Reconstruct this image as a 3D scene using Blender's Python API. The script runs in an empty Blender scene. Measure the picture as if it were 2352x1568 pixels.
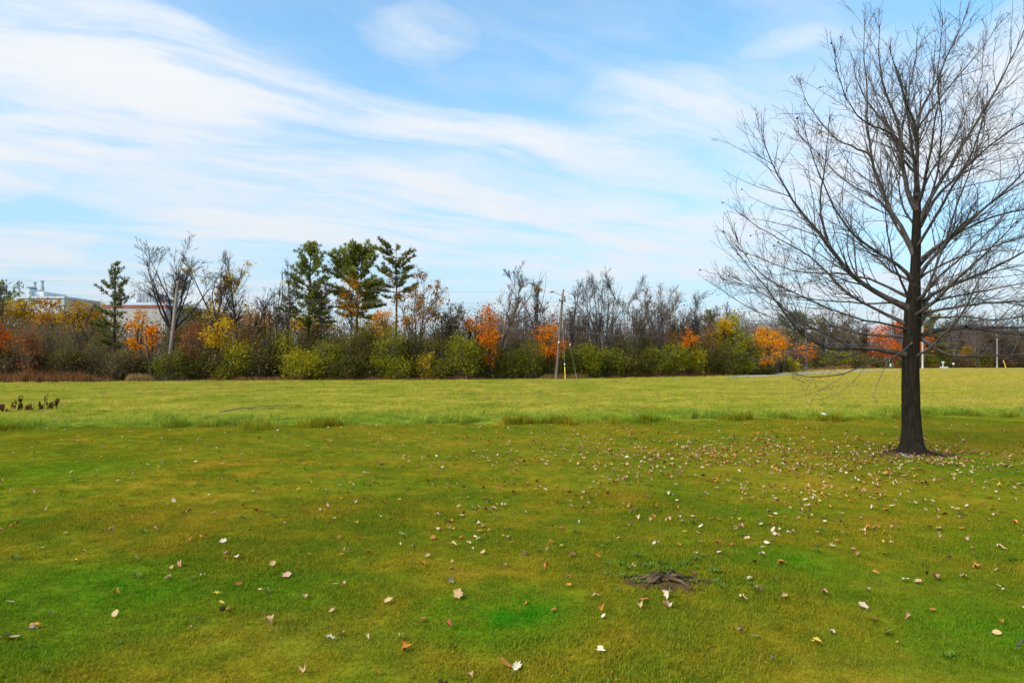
import bpy, math, random
import numpy as np

# ---------------------------------------------------------------- camera, sky, sun, exposure
F, CX, CY, HC = 1560.0, 1176.0, 784.0, 1.7          # focal length and centre in picture units, eye height (m)
PITCH = math.atan((830 - 784) / F)
sc = bpy.context.scene
col = sc.collection
cam = bpy.data.cameras.new('camera'); cam.sensor_width = 36; cam.lens = 36 * F / 2352
cam.clip_start = 0.1; cam.clip_end = 6000
camo = bpy.data.objects.new('camera', cam); col.objects.link(camo)
camo.location = (0, 0, HC); camo.rotation_euler = (math.pi / 2 + PITCH, 0, 0)
sc.camera = camo
sc.view_settings.view_transform = 'Standard'; sc.view_settings.look = 'None'
sc.view_settings.gamma = 1; sc.view_settings.use_curve_mapping = False
sc.view_settings.exposure = 0.55
sc.render.engine = 'CYCLES'
sc.cycles.max_bounces = 4; sc.cycles.diffuse_bounces = 2; sc.cycles.transparent_max_bounces = 8

SUN_EL, SUN_AZ = math.radians(40), math.radians(232)    # azimuth clockwise from +Y: behind the camera, to its left
sun = bpy.data.lights.new('sun', 'SUN'); sun.energy = 3.2; sun.angle = math.radians(40); sun.color = (1, .92, .80)
suno = bpy.data.objects.new('sun', sun); col.objects.link(suno)
sdir = np.array([math.sin(SUN_AZ) * math.cos(SUN_EL), math.cos(SUN_AZ) * math.cos(SUN_EL), math.sin(SUN_EL)])
from mathutils import Vector
suno.rotation_euler = Vector(sdir).to_track_quat('Z', 'Y').to_euler()
suno.location = (0, 0, 50)


def ray(px, py):
    u = (px - CX) / F; v = (CY - py) / F; c, s = math.cos(PITCH), math.sin(PITCH)
    return np.array([u, c - s * v, s + c * v])
def at(px, py, Y):
    d = ray(px, py); t = Y / d[1]
    return np.array([d[0] * t, Y, HC + d[2] * t])
def ground(px, py):
    d = ray(px, py); t = -HC / d[2]
    return np.array([d[0] * t, d[1] * t, 0.0])


class NT:                                           # small helper for node trees
    def __init__(s, tree): s.t = tree; s.n = tree.nodes; s.l = tree.links
    def add(s, typ, **kw):
        n = s.n.new(typ)
        for k, v in kw.items():
            if k.startswith('i_'):
                key = k[2:]; key = int(key) if key.isdigit() else key.replace('_', ' ')
                s.put(n.inputs[key], v)
            else: setattr(n, k, v)
        return n
    def put(s, sock, v):
        if isinstance(v, bpy.types.NodeSocket): s.l.new(v, sock)
        else:
            if isinstance(v, (tuple, list)) and sock.type == 'RGBA' and len(v) == 3: v = (*v, 1)
            sock.default_value = v
    def math(s, op, a, b=0.0, c=None, clamp=False):
        n = s.n.new('ShaderNodeMath'); n.operation = op; n.use_clamp = clamp
        s.put(n.inputs[0], a); s.put(n.inputs[1], b)
        if c is not None: s.put(n.inputs[2], c)
        return n.outputs[0]
    def ramp(s, fac, stops, interp='LINEAR'):
        n = s.n.new('ShaderNodeValToRGB'); s.put(n.inputs[0], fac); r = n.color_ramp; r.interpolation = interp
        while len(r.elements) < len(stops): r.elements.new(.5)
        for e, (p, c) in zip(r.elements, stops):
            e.position = p; e.color = (*c, 1) if len(c) == 3 else c
        return n.outputs[0]
    def smooth(s, v, a, b):
        n = s.n.new('ShaderNodeMapRange'); n.interpolation_type = 'SMOOTHSTEP'
        s.put(n.inputs[0], v); n.inputs[1].default_value = a; n.inputs[2].default_value = b
        return n.outputs[0]
    def mix(s, fac, a, b, mode='MIX'):
        n = s.n.new('ShaderNodeMix'); n.data_type = 'RGBA'; n.blend_type = mode
        s.put(n.inputs[0], fac); s.put(n.inputs[6], a); s.put(n.inputs[7], b)
        return n.outputs[2]
    def noise(s, vec, scale, detail=3, rough=.55, dist=0.0, dim='3D'):
        n = s.n.new('ShaderNodeTexNoise'); n.noise_dimensions = dim
        if vec is not None: s.l.new(vec, n.inputs['Vector'])
        n.inputs['Scale'].default_value = scale; n.inputs['Detail'].default_value = detail
        n.inputs['Roughness'].default_value = rough; n.inputs['Distortion'].default_value = dist
        return n.outputs['Fac']
    def blob(s, vec, loc, rot, scale, power=1.0):   # soft ellipse: 1 in the middle, 0 at its rim
        m = s.n.new('ShaderNodeMapping'); m.vector_type = 'TEXTURE'; s.l.new(vec, m.inputs['Vector'])
        m.inputs['Location'].default_value = (loc[0], loc[1], 0)
        m.inputs['Rotation'].default_value = (0, 0, rot)
        m.inputs['Scale'].default_value = (scale[0], scale[1], 1)
        g = s.n.new('ShaderNodeTexGradient'); g.gradient_type = 'SPHERICAL'; s.l.new(m.outputs[0], g.inputs[0])
        return g.outputs['Fac'] if power == 1 else s.math('POWER', g.outputs['Fac'], power)


# world: Nishita sky under a thin layer of cirrus (a level cloud sheet: streaks keep their place in the sky)
world = bpy.data.worlds.new('World'); sc.world = world; world.use_nodes = True
w = NT(world.node_tree); w.n.clear()
sky = w.add('ShaderNodeTexSky', sky_type='NISHITA', sun_disc=False, sun_elevation=SUN_EL, sun_rotation=SUN_AZ,
            altitude=0, air_density=1.0, dust_density=0.6, ozone_density=1.5)
tc = w.add('ShaderNodeTexCoord')
sep = w.add('ShaderNodeSeparateXYZ'); w.l.new(tc.outputs['Generated'], sep.inputs[0])
zc = w.math('MAXIMUM', sep.outputs[2], 0.015)
zz = w.math('ADD', zc, 0.06)                        # a curved sheet: it does not run to infinity at the horizon
cxy = w.add('ShaderNodeCombineXYZ')
w.put(cxy.inputs[0], w.math('DIVIDE', sep.outputs[0], zz)); w.put(cxy.inputs[1], w.math('DIVIDE', sep.outputs[1], zz))
P0 = cxy.outputs[0]
def cloud_xy(px, py):
    d = ray(px, py); d = d / np.linalg.norm(d); z = max(d[2], .015) + .06
    return np.array([d[0] / z, d[1] / z])
# wind-torn warp
wn = w.add('ShaderNodeTexNoise'); w.l.new(P0, wn.inputs['Vector']); wn.inputs['Scale'].default_value = 1.1; wn.inputs['Detail'].default_value = 7
wv = w.add('ShaderNodeVectorMath', operation='SUBTRACT'); w.l.new(wn.outputs['Color'], wv.inputs[0]); wv.inputs[1].default_value = (.5, .5, .5)
wsc = w.add('ShaderNodeVectorMath', operation='SCALE'); w.l.new(wv.outputs[0], wsc.inputs[0]); wsc.inputs['Scale'].default_value = .55
wad = w.add('ShaderNodeVectorMath', operation='ADD'); w.l.new(P0, wad.inputs[0]); w.l.new(wsc.outputs[0], wad.inputs[1])
PW = wad.outputs[0]
# streaky detail noise, drawn out along the streaks' heading
mp = w.add('ShaderNodeMapping', vector_type='TEXTURE'); w.l.new(PW, mp.inputs['Vector'])
a1, b1 = cloud_xy(100, 100), cloud_xy(1300, 350)
head = math.atan2(*(b1 - a1)[::-1])
mp.inputs['Rotation'].default_value = (0, 0, head); mp.inputs['Scale'].default_value = (2.2, .75, 1)
n_str = w.noise(mp.outputs[0], 1.5, 6, .52)
n_big = w.noise(PW, .42, 4, .55)
n_fine = w.noise(mp.outputs[0], 4.2, 7, .62)
haze_lo = w.math('POWER', w.math('SUBTRACT', 1.0, w.math('MINIMUM', w.math('MULTIPLY', zc, 2.3), 1.0)), 1.15)
dens = w.math('MULTIPLY', w.smooth(n_big, .30, .75), w.smooth(n_str, .25, .80))
dens = w.math('MULTIPLY', dens, w.math('MULTIPLY_ADD', haze_lo, 1.5, .75))
def band(p, q, width, wt, power=.8):
    global dens
    A, B = cloud_xy(*p), cloud_xy(*q); c = (A + B) / 2; v = B - A
    L = np.linalg.norm(v) / 2
    g = w.blob(PW, c, math.atan2(v[1], v[0]), (L * 1.25, width), power)
    g = w.math('MULTIPLY', g, w.smooth(w.math('ADD', n_str, w.math('MULTIPLY', n_fine, .5)), .35, 1.0))
    dens = w.math('ADD', dens, w.math('MULTIPLY', g, wt))
band((-500, 30), (700, 235), .40, 1.4)
band((-200, 150), (620, 260), .6, 1.5)
band((-400, 240), (800, 330), .9, .5)
band((200, 440), (1100, 480), 1.1, .6)
band((560, 215), (1480, 385), .26, 1.6)
band((820, 400), (1380, 530), .22, 1.5)
band((300, 515), (1000, 556), .5, 1.5)
band((-260, 330), (140, 420), .8, 1.5)
band((1380, 200), (1650, 300), .3, .8)
band((820, 90), (1080, 50), .12, .5)
band((-100, 560), (150, 590), 1.2, 1.2)
band((1700, 120), (1900, 90), .10, .5)
band((1900, 330), (2500, 380), 1.0, 1.3)
band((1100, 590), (1800, 570), 1.6, 1.1)
band((2200, 120), (2700, 60), .8, 1.0)
dens = w.math('MAXIMUM', dens, 0.0)
dens = w.math('MULTIPLY', dens, w.math('MULTIPLY_ADD', w.smooth(n_fine, .25, .75), .9, .55))
opac = w.math('SUBTRACT', 1.0, w.math('EXPONENT', w.math('MULTIPLY', dens, -1.7)))
skyc = w.mix(1.0, sky.outputs[0], (0.92, 1.42, 1.46), 'MULTIPLY')
skyb = w.add('ShaderNodeVectorMath', operation='SCALE'); w.l.new(skyc, skyb.inputs[0]); skyb.inputs['Scale'].default_value = 1.0
c1 = w.mix(w.math('MULTIPLY', haze_lo, .97), skyb.outputs[0], (2.45, 2.92, 3.62))
cloudc = w.mix(haze_lo, (4.7, 4.85, 5.0), (3.95, 4.15, 4.5))
c2 = w.mix(opac, c1, cloudc)
bg = w.add('ShaderNodeBackground'); w.l.new(c2, bg.inputs[0]); bg.inputs[1].default_value = 0.135
wo = w.add('ShaderNodeOutputWorld'); w.l.new(bg.outputs[0], wo.inputs[0])


# ---------------------------------------------------------------- mesh helpers
def new_mesh(name, V, Fq, mat, smooth=False):
    """one mesh from arrays; Fq is a list of face arrays (n,3) or (n,4)"""
    V = np.asarray(V, np.float32).reshape(-1, 3)
    if not isinstance(Fq, list): Fq = [Fq]
    Fq = [np.asarray(f, np.int32) for f in Fq if len(f)]
    me = bpy.data.meshes.new(name)
    me.vertices.add(len(V)); me.vertices.foreach_set('co', V.ravel())
    nl = sum(f.size for f in Fq); npoly = sum(len(f) for f in Fq)
    me.loops.add(nl); me.loops.foreach_set('vertex_index', np.concatenate([f.ravel() for f in Fq]))
    me.polygons.add(npoly)
    st = np.concatenate([np.full(len(f), f.shape[1], np.int32) for f in Fq])
    starts = np.concatenate([[0], np.cumsum(st)[:-1]]).astype(np.int32)
    me.polygons.foreach_set('loop_start', starts)
    me.update(calc_edges=True)
    me.polygons.foreach_set('use_smooth', np.full(npoly, smooth, bool))
    if mat is not None: me.materials.append(mat)
    return me
def obj(name, me, parent=None, label=None, cat=None, group=None, kind=None, loc=None):
    o = bpy.data.objects.new(name, me); col.objects.link(o)
    if parent is not None: o.parent = parent
    if loc is not None: o.location = loc
    return tag(o, label, cat, group, kind)
def tag(o, label=None, cat=None, group=None, kind=None):
    for k, v in (('label', label), ('category', cat), ('group', group), ('kind', kind)):
        if v: o[k] = v
    return o
class Geo:
    """collects shapes for one mesh"""
    def __init__(s): s.V = []; s.F = []; s.n = 0
    def add(s, V, Fs):
        V = np.asarray(V, float).reshape(-1, 3)
        for f in (Fs if isinstance(Fs, list) else [Fs]):
            f = np.asarray(f, np.int32)
            if len(f): s.F.append(f + s.n)
        s.V.append(V); s.n += len(V); return s
    def tubes(s, P, R, S=6, cap=False):
        P = np.asarray(P, float); R = np.asarray(R, float)
        if P.ndim == 2: P = P[None]; R = R[None]
        if not len(P): return s
        N, K, _ = P.shape
        T = np.gradient(P, axis=1); T /= np.linalg.norm(T, axis=2, keepdims=True) + 1e-9
        m = P[:, -1] - P[:, 0]; m /= np.linalg.norm(m, axis=1, keepdims=True) + 1e-9
        ref = np.where(np.abs(m[:, 2:3]) < .8, [[0, 0, 1.]], [[1., 0, 0]])
        n1 = np.cross(T, ref[:, None, :]); n1 /= np.linalg.norm(n1, axis=2, keepdims=True) + 1e-9
        n2 = np.cross(T, n1)
        a = np.arange(S) * 2 * math.pi / S
        V = P[:, :, None, :] + R[:, :, None, None] * (np.cos(a)[None, None, :, None] * n1[:, :, None, :] + np.sin(a)[None, None, :, None] * n2[:, :, None, :])
        i = np.arange(N)[:, None, None] * K * S; k = np.arange(K - 1)[None, :, None] * S; j = np.arange(S)[None, None, :]; j2 = (j + 1) % S
        f = np.stack([i + k + j, i + k + j2, i + k + S + j2, i + k + S + j], -1).reshape(-1, 4)
        Fs = [f]
        if cap and S == 4:
            Fs.append(np.stack([i[:, 0, 0] + q for q in (3, 2, 1, 0)], -1)); Fs.append(np.stack([i[:, 0, 0] + (K - 1) * S + q for q in range(4)], -1))
        elif cap:
            b = (np.arange(N) * K * S)[:, None]
            for off in (0, (K - 1) * S):
                Fs.append(np.concatenate([np.stack([b[:, 0] + off, b[:, 0] + off + q, b[:, 0] + off + q + 1], -1) for q in range(1, S - 1)]))
        return s.add(V, Fs)
    def box(s, lo, hi, rotz=0.0, origin=(0, 0, 0)):
        x0, y0, z0 = lo; x1, y1, z1 = hi
        V = np.array([[x0, y0, z0], [x1, y0, z0], [x1, y1, z0], [x0, y1, z0], [x0, y0, z1], [x1, y0, z1], [x1, y1, z1], [x0, y1, z1]], float)
        c, sn = math.cos(rotz), math.sin(rotz)
        V = np.stack([V[:, 0] * c - V[:, 1] * sn, V[:, 0] * sn + V[:, 1] * c, V[:, 2]], 1) + np.array(origin)
        return s.add(V, np.array([[0, 3, 2, 1], [4, 5, 6, 7], [0, 1, 5, 4], [1, 2, 6, 5], [2, 3, 7, 6], [3, 0, 4, 7]]))
    def leaves(s, C, size, rs, up=.25, asp=.62, size_var=.35):
        """one folded diamond leaf at every centre"""
        C = np.asarray(C, float); n = len(C)
        if not n: return s
        u = rs.normal(size=(n, 3)); u[:, 2] *= .7; u /= np.linalg.norm(u, axis=1, keepdims=True)
        q = rs.normal(size=(n, 3)) + [0, 0, up]; v = np.cross(u, q); v /= np.linalg.norm(v, axis=1, keepdims=True) + 1e-9
        nn = np.cross(u, v)
        sz = (size * np.exp(rs.normal(0, size_var, n)))[:, None]
        V = np.stack([C - u * sz * .5, C + v * sz * asp * .5 + nn * sz * .12, C + u * sz * .5, C - v * sz * asp * .5 + nn * sz * .12], 1)
        return s.add(V, np.arange(4 * n).reshape(n, 4))
    def mesh(s, name, mat, smooth=False):
        return new_mesh(name, np.concatenate(s.V), s.F, mat, smooth)


def grow(rs, P, R, n, t0, t1, ang, L, K, up, wob, rf, tip, rel=True, taper=.55, curl=0.0):
    """side shoots on the branches P: start points, leaning directions, lengths and thicknesses"""
    N, K0, _ = P.shape
    pl = np.linalg.norm(np.diff(P, axis=1), axis=2).sum(1)
    idx = rs.choice(N, n, p=pl / pl.sum())
    t = rs.uniform(t0, t1, n); fi = t * (K0 - 1) - 1e-6; i0 = np.clip(fi.astype(int), 0, K0 - 2); fr = (fi - i0)[:, None]
    A = P[idx, i0]; B = P[idx, i0 + 1]; base = A + (B - A) * fr
    tan = B - A; tan /= np.linalg.norm(tan, axis=1, keepdims=True) + 1e-9
    rad = R[idx, i0] + (R[idx, i0 + 1] - R[idx, i0]) * fr[:, 0]
    q = rs.normal(size=(n, 3)); perp = np.cross(tan, q); perp /= np.linalg.norm(perp, axis=1, keepdims=True) + 1e-9
    a = rs.uniform(ang[0], ang[1], n)[:, None]
    d = tan * np.cos(a) + perp * np.sin(a)
    ln = L * (pl[idx] if rel else 1.0) * (1 - taper * t) * rs.uniform(.6, 1.35, n)
    pts = [base]; p = base; cv = rs.normal(0, curl, (n, 3)) if curl else 0.0
    for k in range(K - 1):
        d = d + rs.normal(0, wob, (n, 3)) + cv; d[:, 2] += up; d /= np.linalg.norm(d, axis=1, keepdims=True)
        p = p + d * (ln / (K - 1))[:, None]; pts.append(p)
    r0 = np.maximum(rad * rf, tip)
    Rr = r0[:, None] + (tip - r0)[:, None] * (np.linspace(0, 1, K) ** .8)[None, :]
    return np.stack(pts, 1), Rr
def pathline(rs, a, d, L, K, up, wob):
    p = np.array(a, float); d = np.array(d, float); d /= np.linalg.norm(d); out = [p.copy()]
    for k in range(K - 1):
        d = d + rs.normal(0, wob, 3); d[2] += up; d /= np.linalg.norm(d); p = p + d * L / (K - 1); out.append(p.copy())
    return np.array(out)
def resample(pts, K):
    pts = np.asarray(pts, float); s = np.concatenate([[0], np.cumsum(np.linalg.norm(np.diff(pts, axis=0), axis=1))])
    u = np.linspace(0, s[-1], K)
    lin = np.stack([np.interp(u, s, pts[:, i]) for i in range(pts.shape[1])], 1)
    for _ in range(2): lin[1:-1] = .25 * lin[:-2] + .5 * lin[1:-1] + .25 * lin[2:]
    return lin


# ---------------------------------------------------------------- materials
def principled(name, rough=.8):
    m = bpy.data.materials.new(name); m.use_nodes = True; t = NT(m.node_tree)
    b = t.n['Principled BSDF']; b.inputs['Roughness'].default_value = rough; b.inputs['Specular IOR Level'].default_value = .2
    return m, t, b
def mat_noise(name, c1, c2, scale=3, rough=.8, stretch=(1, 1, 1), bump=0.0, lo=.35, hi=.65):
    m, t, b = principled(name, rough)
    g = t.add('ShaderNodeNewGeometry'); mp = t.add('ShaderNodeMapping'); t.l.new(g.outputs['Position'], mp.inputs[0]); mp.inputs['Scale'].default_value = stretch
    n = t.noise(mp.outputs[0], scale, 6, .65)
    t.l.new(t.ramp(n, [(lo, c1), (hi, c2)]), b.inputs['Base Color'])
    if bump:
        bp = t.add('ShaderNodeBump'); bp.inputs['Strength'].default_value = bump; bp.inputs['Distance'].default_value = .03
        t.l.new(n, bp.inputs['Height']); t.l.new(bp.outputs[0], b.inputs['Normal'])
    return m
def mat_leaf(name, cols, trans=.35, scale=.9):
    """leaves: every leaf its own tint, whole sprays drifting between the tints"""
    m = bpy.data.materials.new(name); m.use_nodes = True; t = NT(m.node_tree); t.n.clear()
    g = t.add('ShaderNodeNewGeometry')
    f = t.math('ADD', t.math('MULTIPLY', g.outputs['Random Per Island'], .5), t.math('MULTIPLY_ADD', t.noise(g.outputs['Position'], scale, 2), 1.3, -.4))
    k = len(cols); c = t.ramp(f, [(.12 + .76 * i / max(k - 1, 1), x) for i, x in enumerate(cols)])
    d = t.add('ShaderNodeBsdfDiffuse'); t.l.new(c, d.inputs[0])
    tr = t.add('ShaderNodeBsdfTranslucent'); t.l.new(c, tr.inputs[0])
    mx = t.add('ShaderNodeMixShader'); mx.inputs[0].default_value = trans; t.l.new(d.outputs[0], mx.inputs[1]); t.l.new(tr.outputs[0], mx.inputs[2])
    o = t.add('ShaderNodeOutputMaterial'); t.l.new(mx.outputs[0], o.inputs[0])
    return m

EDGE_A, EDGE_B = 0.142, 18.9                       # where the mown lawn meets the rough field: y = A x + B
TREE = ground(2097, 1043)
STUMP = ground(1525, 1348)
def gpatch(px, py, rx, ry):
    c = ground(px, py); e = ground(px + rx, py); y1 = ground(px, py - ry); y2 = ground(px, py + ry)
    return (c[0], (y1[1] + y2[1]) / 2), (abs(e[0] - c[0]), (y1[1] - y2[1]) / 2)
def grass_colour(t, blade):
    g = t.add('ShaderNodeNewGeometry'); sp = t.add('ShaderNodeSeparateXYZ'); t.l.new(g.outputs['Position'], sp.inputs[0])
    xy = t.add('ShaderNodeCombineXYZ'); t.l.new(sp.outputs[0], xy.inputs[0]); t.l.new(sp.outputs[1], xy.inputs[1]); p = xy.outputs[0]
    n1 = t.noise(p, .33, 4, .6); n2 = t.noise(p, 1.7, 4, .6); n3 = t.noise(p, 7.0, 3, .6); n4 = t.noise(p, .09, 3, .5)
    lawn = t.ramp(t.math('MULTIPLY_ADD', n2, .45, t.math('MULTIPLY', n1, .55)),
                  [(.30, (0.112, 0.210, 0.009)), (.44, (0.190, 0.230, 0.013)), (.54, (0.279, 0.248, 0.015)), (.66, (0.414, 0.274, 0.025))])
    lush = None
    for px, py, rx, ry, wt in ((210, 1365, 420, 85, 1.0), (1170, 1420, 260, 95, 1.2), (1830, 1300, 170, 45, .9), (2330, 1470, 300, 110, .8), (120, 1085, 330, 45, .6),
                               (620, 1350, 240, 60, .7), (60, 1500, 220, 60, .5), (2330, 1250, 260, 60, .5), (1000, 1050, 200, 15, .3), (1800, 1180, 300, 30, .4)):
        c, s = gpatch(px, py, rx, ry); q = t.math('MULTIPLY', t.blob(p, c, 0, s, .75), wt)
        lush = q if lush is None else t.math('MAXIMUM', lush, q)
    lush = t.math('MULTIPLY', lush, t.smooth(t.math('MULTIPLY_ADD', n3, .5, n2), .42, .92), clamp=True)
    lawn = t.mix(t.math('MULTIPLY', lush, 1.0), lawn, (.058, .245, .007))
    dry = None
    for px, py, rx, ry, wt in ((700, 1450, 300, 60, .8), (1900, 1540, 400, 60, .6), (1000, 1020, 700, 40, .9), (2250, 985, 450, 25, .6), (1700, 1450, 250, 50, .35), (1650, 1080, 700, 60, .55)):
        c, s = gpatch(px, py, rx, ry); q = t.math('MULTIPLY', t.blob(p, c, 0, s, .75), wt)
        dry = q if dry is None else t.math('MAXIMUM', dry, q)
    dry = t.math('MULTIPLY', t.math('MULTIPLY', dry, .8), t.smooth(n3, .3, .75), clamp=True)
    lawn = t.mix(dry, lawn, (.36, .295, .030))
    field = t.ramp(t.math('MULTIPLY_ADD', n3, .25, t.math('MULTIPLY_ADD', n2, .35, t.math('MULTIPLY', n1, .40))),
                   [(.39, (.190, .250, .018)), (.46, (.345, .362, .036)), (.53, (.470, .425, .055)), (.61, (.63, .50, .100))])
    field = t.mix(t.math('MULTIPLY', t.smooth(t.math('MULTIPLY_ADD', sp.outputs[0], .02, n4), .55, 1.3), .75), field, (.520, .410, .075))
    e = t.math('SUBTRACT', t.math('SUBTRACT', sp.outputs[1], t.math('MULTIPLY', sp.outputs[0], EDGE_A)), EDGE_B)
    e = t.math('ADD', e, t.math('MULTIPLY_ADD', n1, 1.6, -.8))
    rim = t.math('MULTIPLY', t.smooth(e, -.5, .4), t.math('SUBTRACT', 1.0, t.smooth(e, 1.0, 5.0)))
    field = t.mix(t.math('MULTIPLY', rim, .5), field, (0.154, 0.320, 0.026))
    c = t.mix(t.smooth(e, -.25, .35), lawn, field)
    if blade:
        oi = t.add('ShaderNodeObjectInfo')
        r = t.math('ADD', t.math('MULTIPLY', g.outputs['Random Per Island'], .6), t.math('MULTIPLY', oi.outputs['Random'], .4))
        c = t.mix(1.0, c, t.ramp(r, [(.1, (.60, .68, .6)), (.5, (1, 1, 1)), (.88, (1.42, 1.28, 1.6))]), 'MULTIPLY')
    else:
        c = t.mix(1.0, c, t.ramp(t.noise(g.outputs['Position'], 30, 4, .7), [(.3, (.45, .45, .45)), (.7, (.95, .9, .85))]), 'MULTIPLY')
    return c
def mat_grass(name, blade):
    m = bpy.data.materials.new(name); m.use_nodes = True; t = NT(m.node_tree); t.n.clear()
    c = grass_colour(t, blade); o = t.add('ShaderNodeOutputMaterial')
    d = t.add('ShaderNodeBsdfDiffuse'); t.l.new(c, d.inputs[0])
    if blade:
        tr = t.add('ShaderNodeBsdfTranslucent'); t.l.new(c, tr.inputs[0]); mx = t.add('ShaderNodeMixShader'); mx.inputs[0].default_value = .4
        t.l.new(d.outputs[0], mx.inputs[1]); t.l.new(tr.outputs[0], mx.inputs[2]); t.l.new(mx.outputs[0], o.inputs[0])
    else: t.l.new(d.outputs[0], o.inputs[0])
    return m

M = {}
M['ground'] = mat_grass('turf soil', False); M['blade'] = mat_grass('grass blade', True)
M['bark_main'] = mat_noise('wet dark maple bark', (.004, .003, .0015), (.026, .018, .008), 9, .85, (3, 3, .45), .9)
M['bark_limb'] = mat_noise('grey brown limb bark', (.034, .027, .022), (.115, .092, .078), 7, .8, (1, 1, 1), .3)
M['twig'] = mat_noise('grey twig bark', (.062, .051, .047), (.130, .108, .100), 5, .8)
M['bark'] = mat_noise('dark woodland bark', (.022, .018, .014), (.085, .070, .055), 5, .9, (2, 2, .5), .4)
M['bark_grey'] = mat_noise('grey woodland bark', (.070, .060, .055), (.17, .15, .14), 4, .9, (2, 2, .5), .3)
M['twig_bg'] = mat_noise('brown bare twigs', (.085, .058, .038), (.17, .122, .082), 2, .9)
M['twig_purple'] = mat_noise('mauve grey bare twigs', (.12, .082, .068), (.22, .165, .145), 2, .9)
M['twig_grey'] = mat_noise('grey thicket stems', (.095, .070, .045), (.20, .150, .095), 2, .9)
M['needle'] = mat_leaf('pine needles', [(0.11, 0.135, 0.022), (0.225, 0.245, 0.042), (0.36, 0.34, 0.07)], .2)
M['needle_dark'] = mat_leaf('dark pine needles', [(0.08, 0.088, 0.022), (0.165, 0.17, 0.044), (0.28, 0.26, 0.07)], .2)
M['gold'] = mat_leaf('golden leaves', [(0.22, 0.13, 0.012), (0.4, 0.22, 0.012), (0.58, 0.34, 0.016), (0.62, 0.38, 0.03)])
M['yellow'] = mat_leaf('yellow leaves', [(0.3, 0.19, 0.012), (0.52, 0.28, 0.01), (0.7, 0.42, 0.014), (0.66, 0.46, 0.03)])
M['orange'] = mat_leaf('orange maple leaves', [(0.4, 0.1, 0.01), (0.6, 0.16, 0.008), (0.76, 0.23, 0.01), (0.8, 0.38, 0.02)])
M['redorange'] = mat_leaf('red orange maple leaves', [(0.4, 0.07, 0.012), (0.6, 0.11, 0.014), (0.74, 0.17, 0.018), (0.78, 0.3, 0.03)])
M['yelorange'] = mat_leaf('yellow orange maple leaves', [(0.714, 0.200, 0.013), (0.735, 0.315, 0.013), (0.693, 0.399, 0.021)], scale=.5)
M['rust'] = mat_leaf('rusty oak leaves', [(0.240, 0.098, 0.018), (0.480, 0.210, 0.022), (0.630, 0.330, 0.030)])
M['dullred'] = mat_leaf('dull red leaves', [(0.240, 0.075, 0.038), (0.390, 0.128, 0.053), (0.360, 0.180, 0.060)])
M['olivegold'] = mat_leaf('olive gold leaves', [(0.174, 0.145, 0.014), (0.392, 0.275, 0.017), (0.551, 0.348, 0.022)])
M['green'] = mat_leaf('green shrub leaves', [(0.085, 0.09, 0.01), (0.165, 0.165, 0.016), (0.27, 0.23, 0.025)])
M['brightgreen'] = mat_leaf('fresh green shrub leaves', [(0.12, 0.135, 0.01), (0.22, 0.22, 0.014), (0.36, 0.31, 0.022)])
M['yelgreen'] = mat_leaf('yellow green shrub leaves', [(0.17, 0.18, 0.01), (0.33, 0.29, 0.014), (0.5, 0.4, 0.02)])
M['olive'] = mat_leaf('olive shrub leaves', [(0.08, 0.07, 0.014), (0.145, 0.124, 0.022), (0.22, 0.175, 0.032)])
M['darkgreen'] = mat_leaf('dark shrub leaves', [(0.05, 0.048, 0.01), (0.092, 0.088, 0.016), (0.16, 0.135, 0.026)])
M['thicket'] = mat_leaf('brown grey thicket leaves', [(0.1, 0.07, 0.03), (0.175, 0.125, 0.05), (0.23, 0.185, 0.055)])
M['mauve'] = mat_leaf('mauve brown brush', [(0.11, 0.068, 0.048), (0.175, 0.115, 0.075), (0.22, 0.14, 0.08)])
M['weed_red'] = mat_leaf('red brown dry weeds', [(0.150, 0.068, 0.033), (0.300, 0.128, 0.060), (0.420, 0.225, 0.105)], .3, 2)
M['straw'] = mat_leaf('dry straw grass', [(.26, .16, .06), (.40, .27, .10), (.36, .20, .10)], .3, 2)
M['soil'] = mat_noise('bare brown soil', (.045, .024, .008), (.115, .062, .022), 14, .95, (1, 1, 1), .6)
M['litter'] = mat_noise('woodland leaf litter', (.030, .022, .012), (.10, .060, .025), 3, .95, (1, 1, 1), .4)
M['gravel'] = mat_noise('grey path gravel', (.24, .24, .25), (.36, .36, .37), 4, .9)
M['pole'] = mat_noise('weathered pole wood', (.085, .060, .045), (.19, .145, .115), 4, .85, (4, 4, .25), .3)
M['pole_light'] = mat_noise('bleached pole wood', (.20, .155, .13), (.34, .275, .24), 4, .85, (4, 4, .25), .3)
M['pole_pale'] = mat_noise('pale concrete pole', (.36, .34, .33), (.50, .48, .46), 3, .8)
M['wire'] = mat_noise('aluminium wire', (.24, .24, .23), (.32, .32, .31), 1, .5)
M['steel'] = mat_noise('galvanised steel', (.22, .23, .24), (.36, .37, .38), 6, .5)
M['dark_metal'] = mat_noise('dark fitting', (.035, .035, .035), (.07, .07, .07), 6, .6)
M['yellow_plastic'] = mat_noise('yellow guard plastic', (.70, .52, .05), (.80, .60, .08), 3, .5)
M['white_plastic'] = mat_noise('white plastic', (.68, .70, .72), (.80, .81, .82), 5, .5)
M['porcelain'] = mat_noise('porcelain', (.70, .70, .68), (.80, .80, .78), 5, .3)
M['clad_white'] = mat_noise('pale metal cladding', (.52, .57, .62), (.60, .65, .70), .2, .7)
M['clad_cream'] = mat_noise('cream wall panels', (.36, .33, .29), (.46, .43, .38), .5, .8)
M['red_band'] = mat_noise('red roof band', (.30, .09, .06), (.40, .13, .09), .5, .8)
M['unit_grey'] = mat_noise('grey roof unit', (.20, .23, .26), (.30, .33, .37), .6, .6)
M['brick_brown'] = mat_noise('brown roof room', (.20, .11, .085), (.28, .16, .12), .6, .8)
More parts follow.
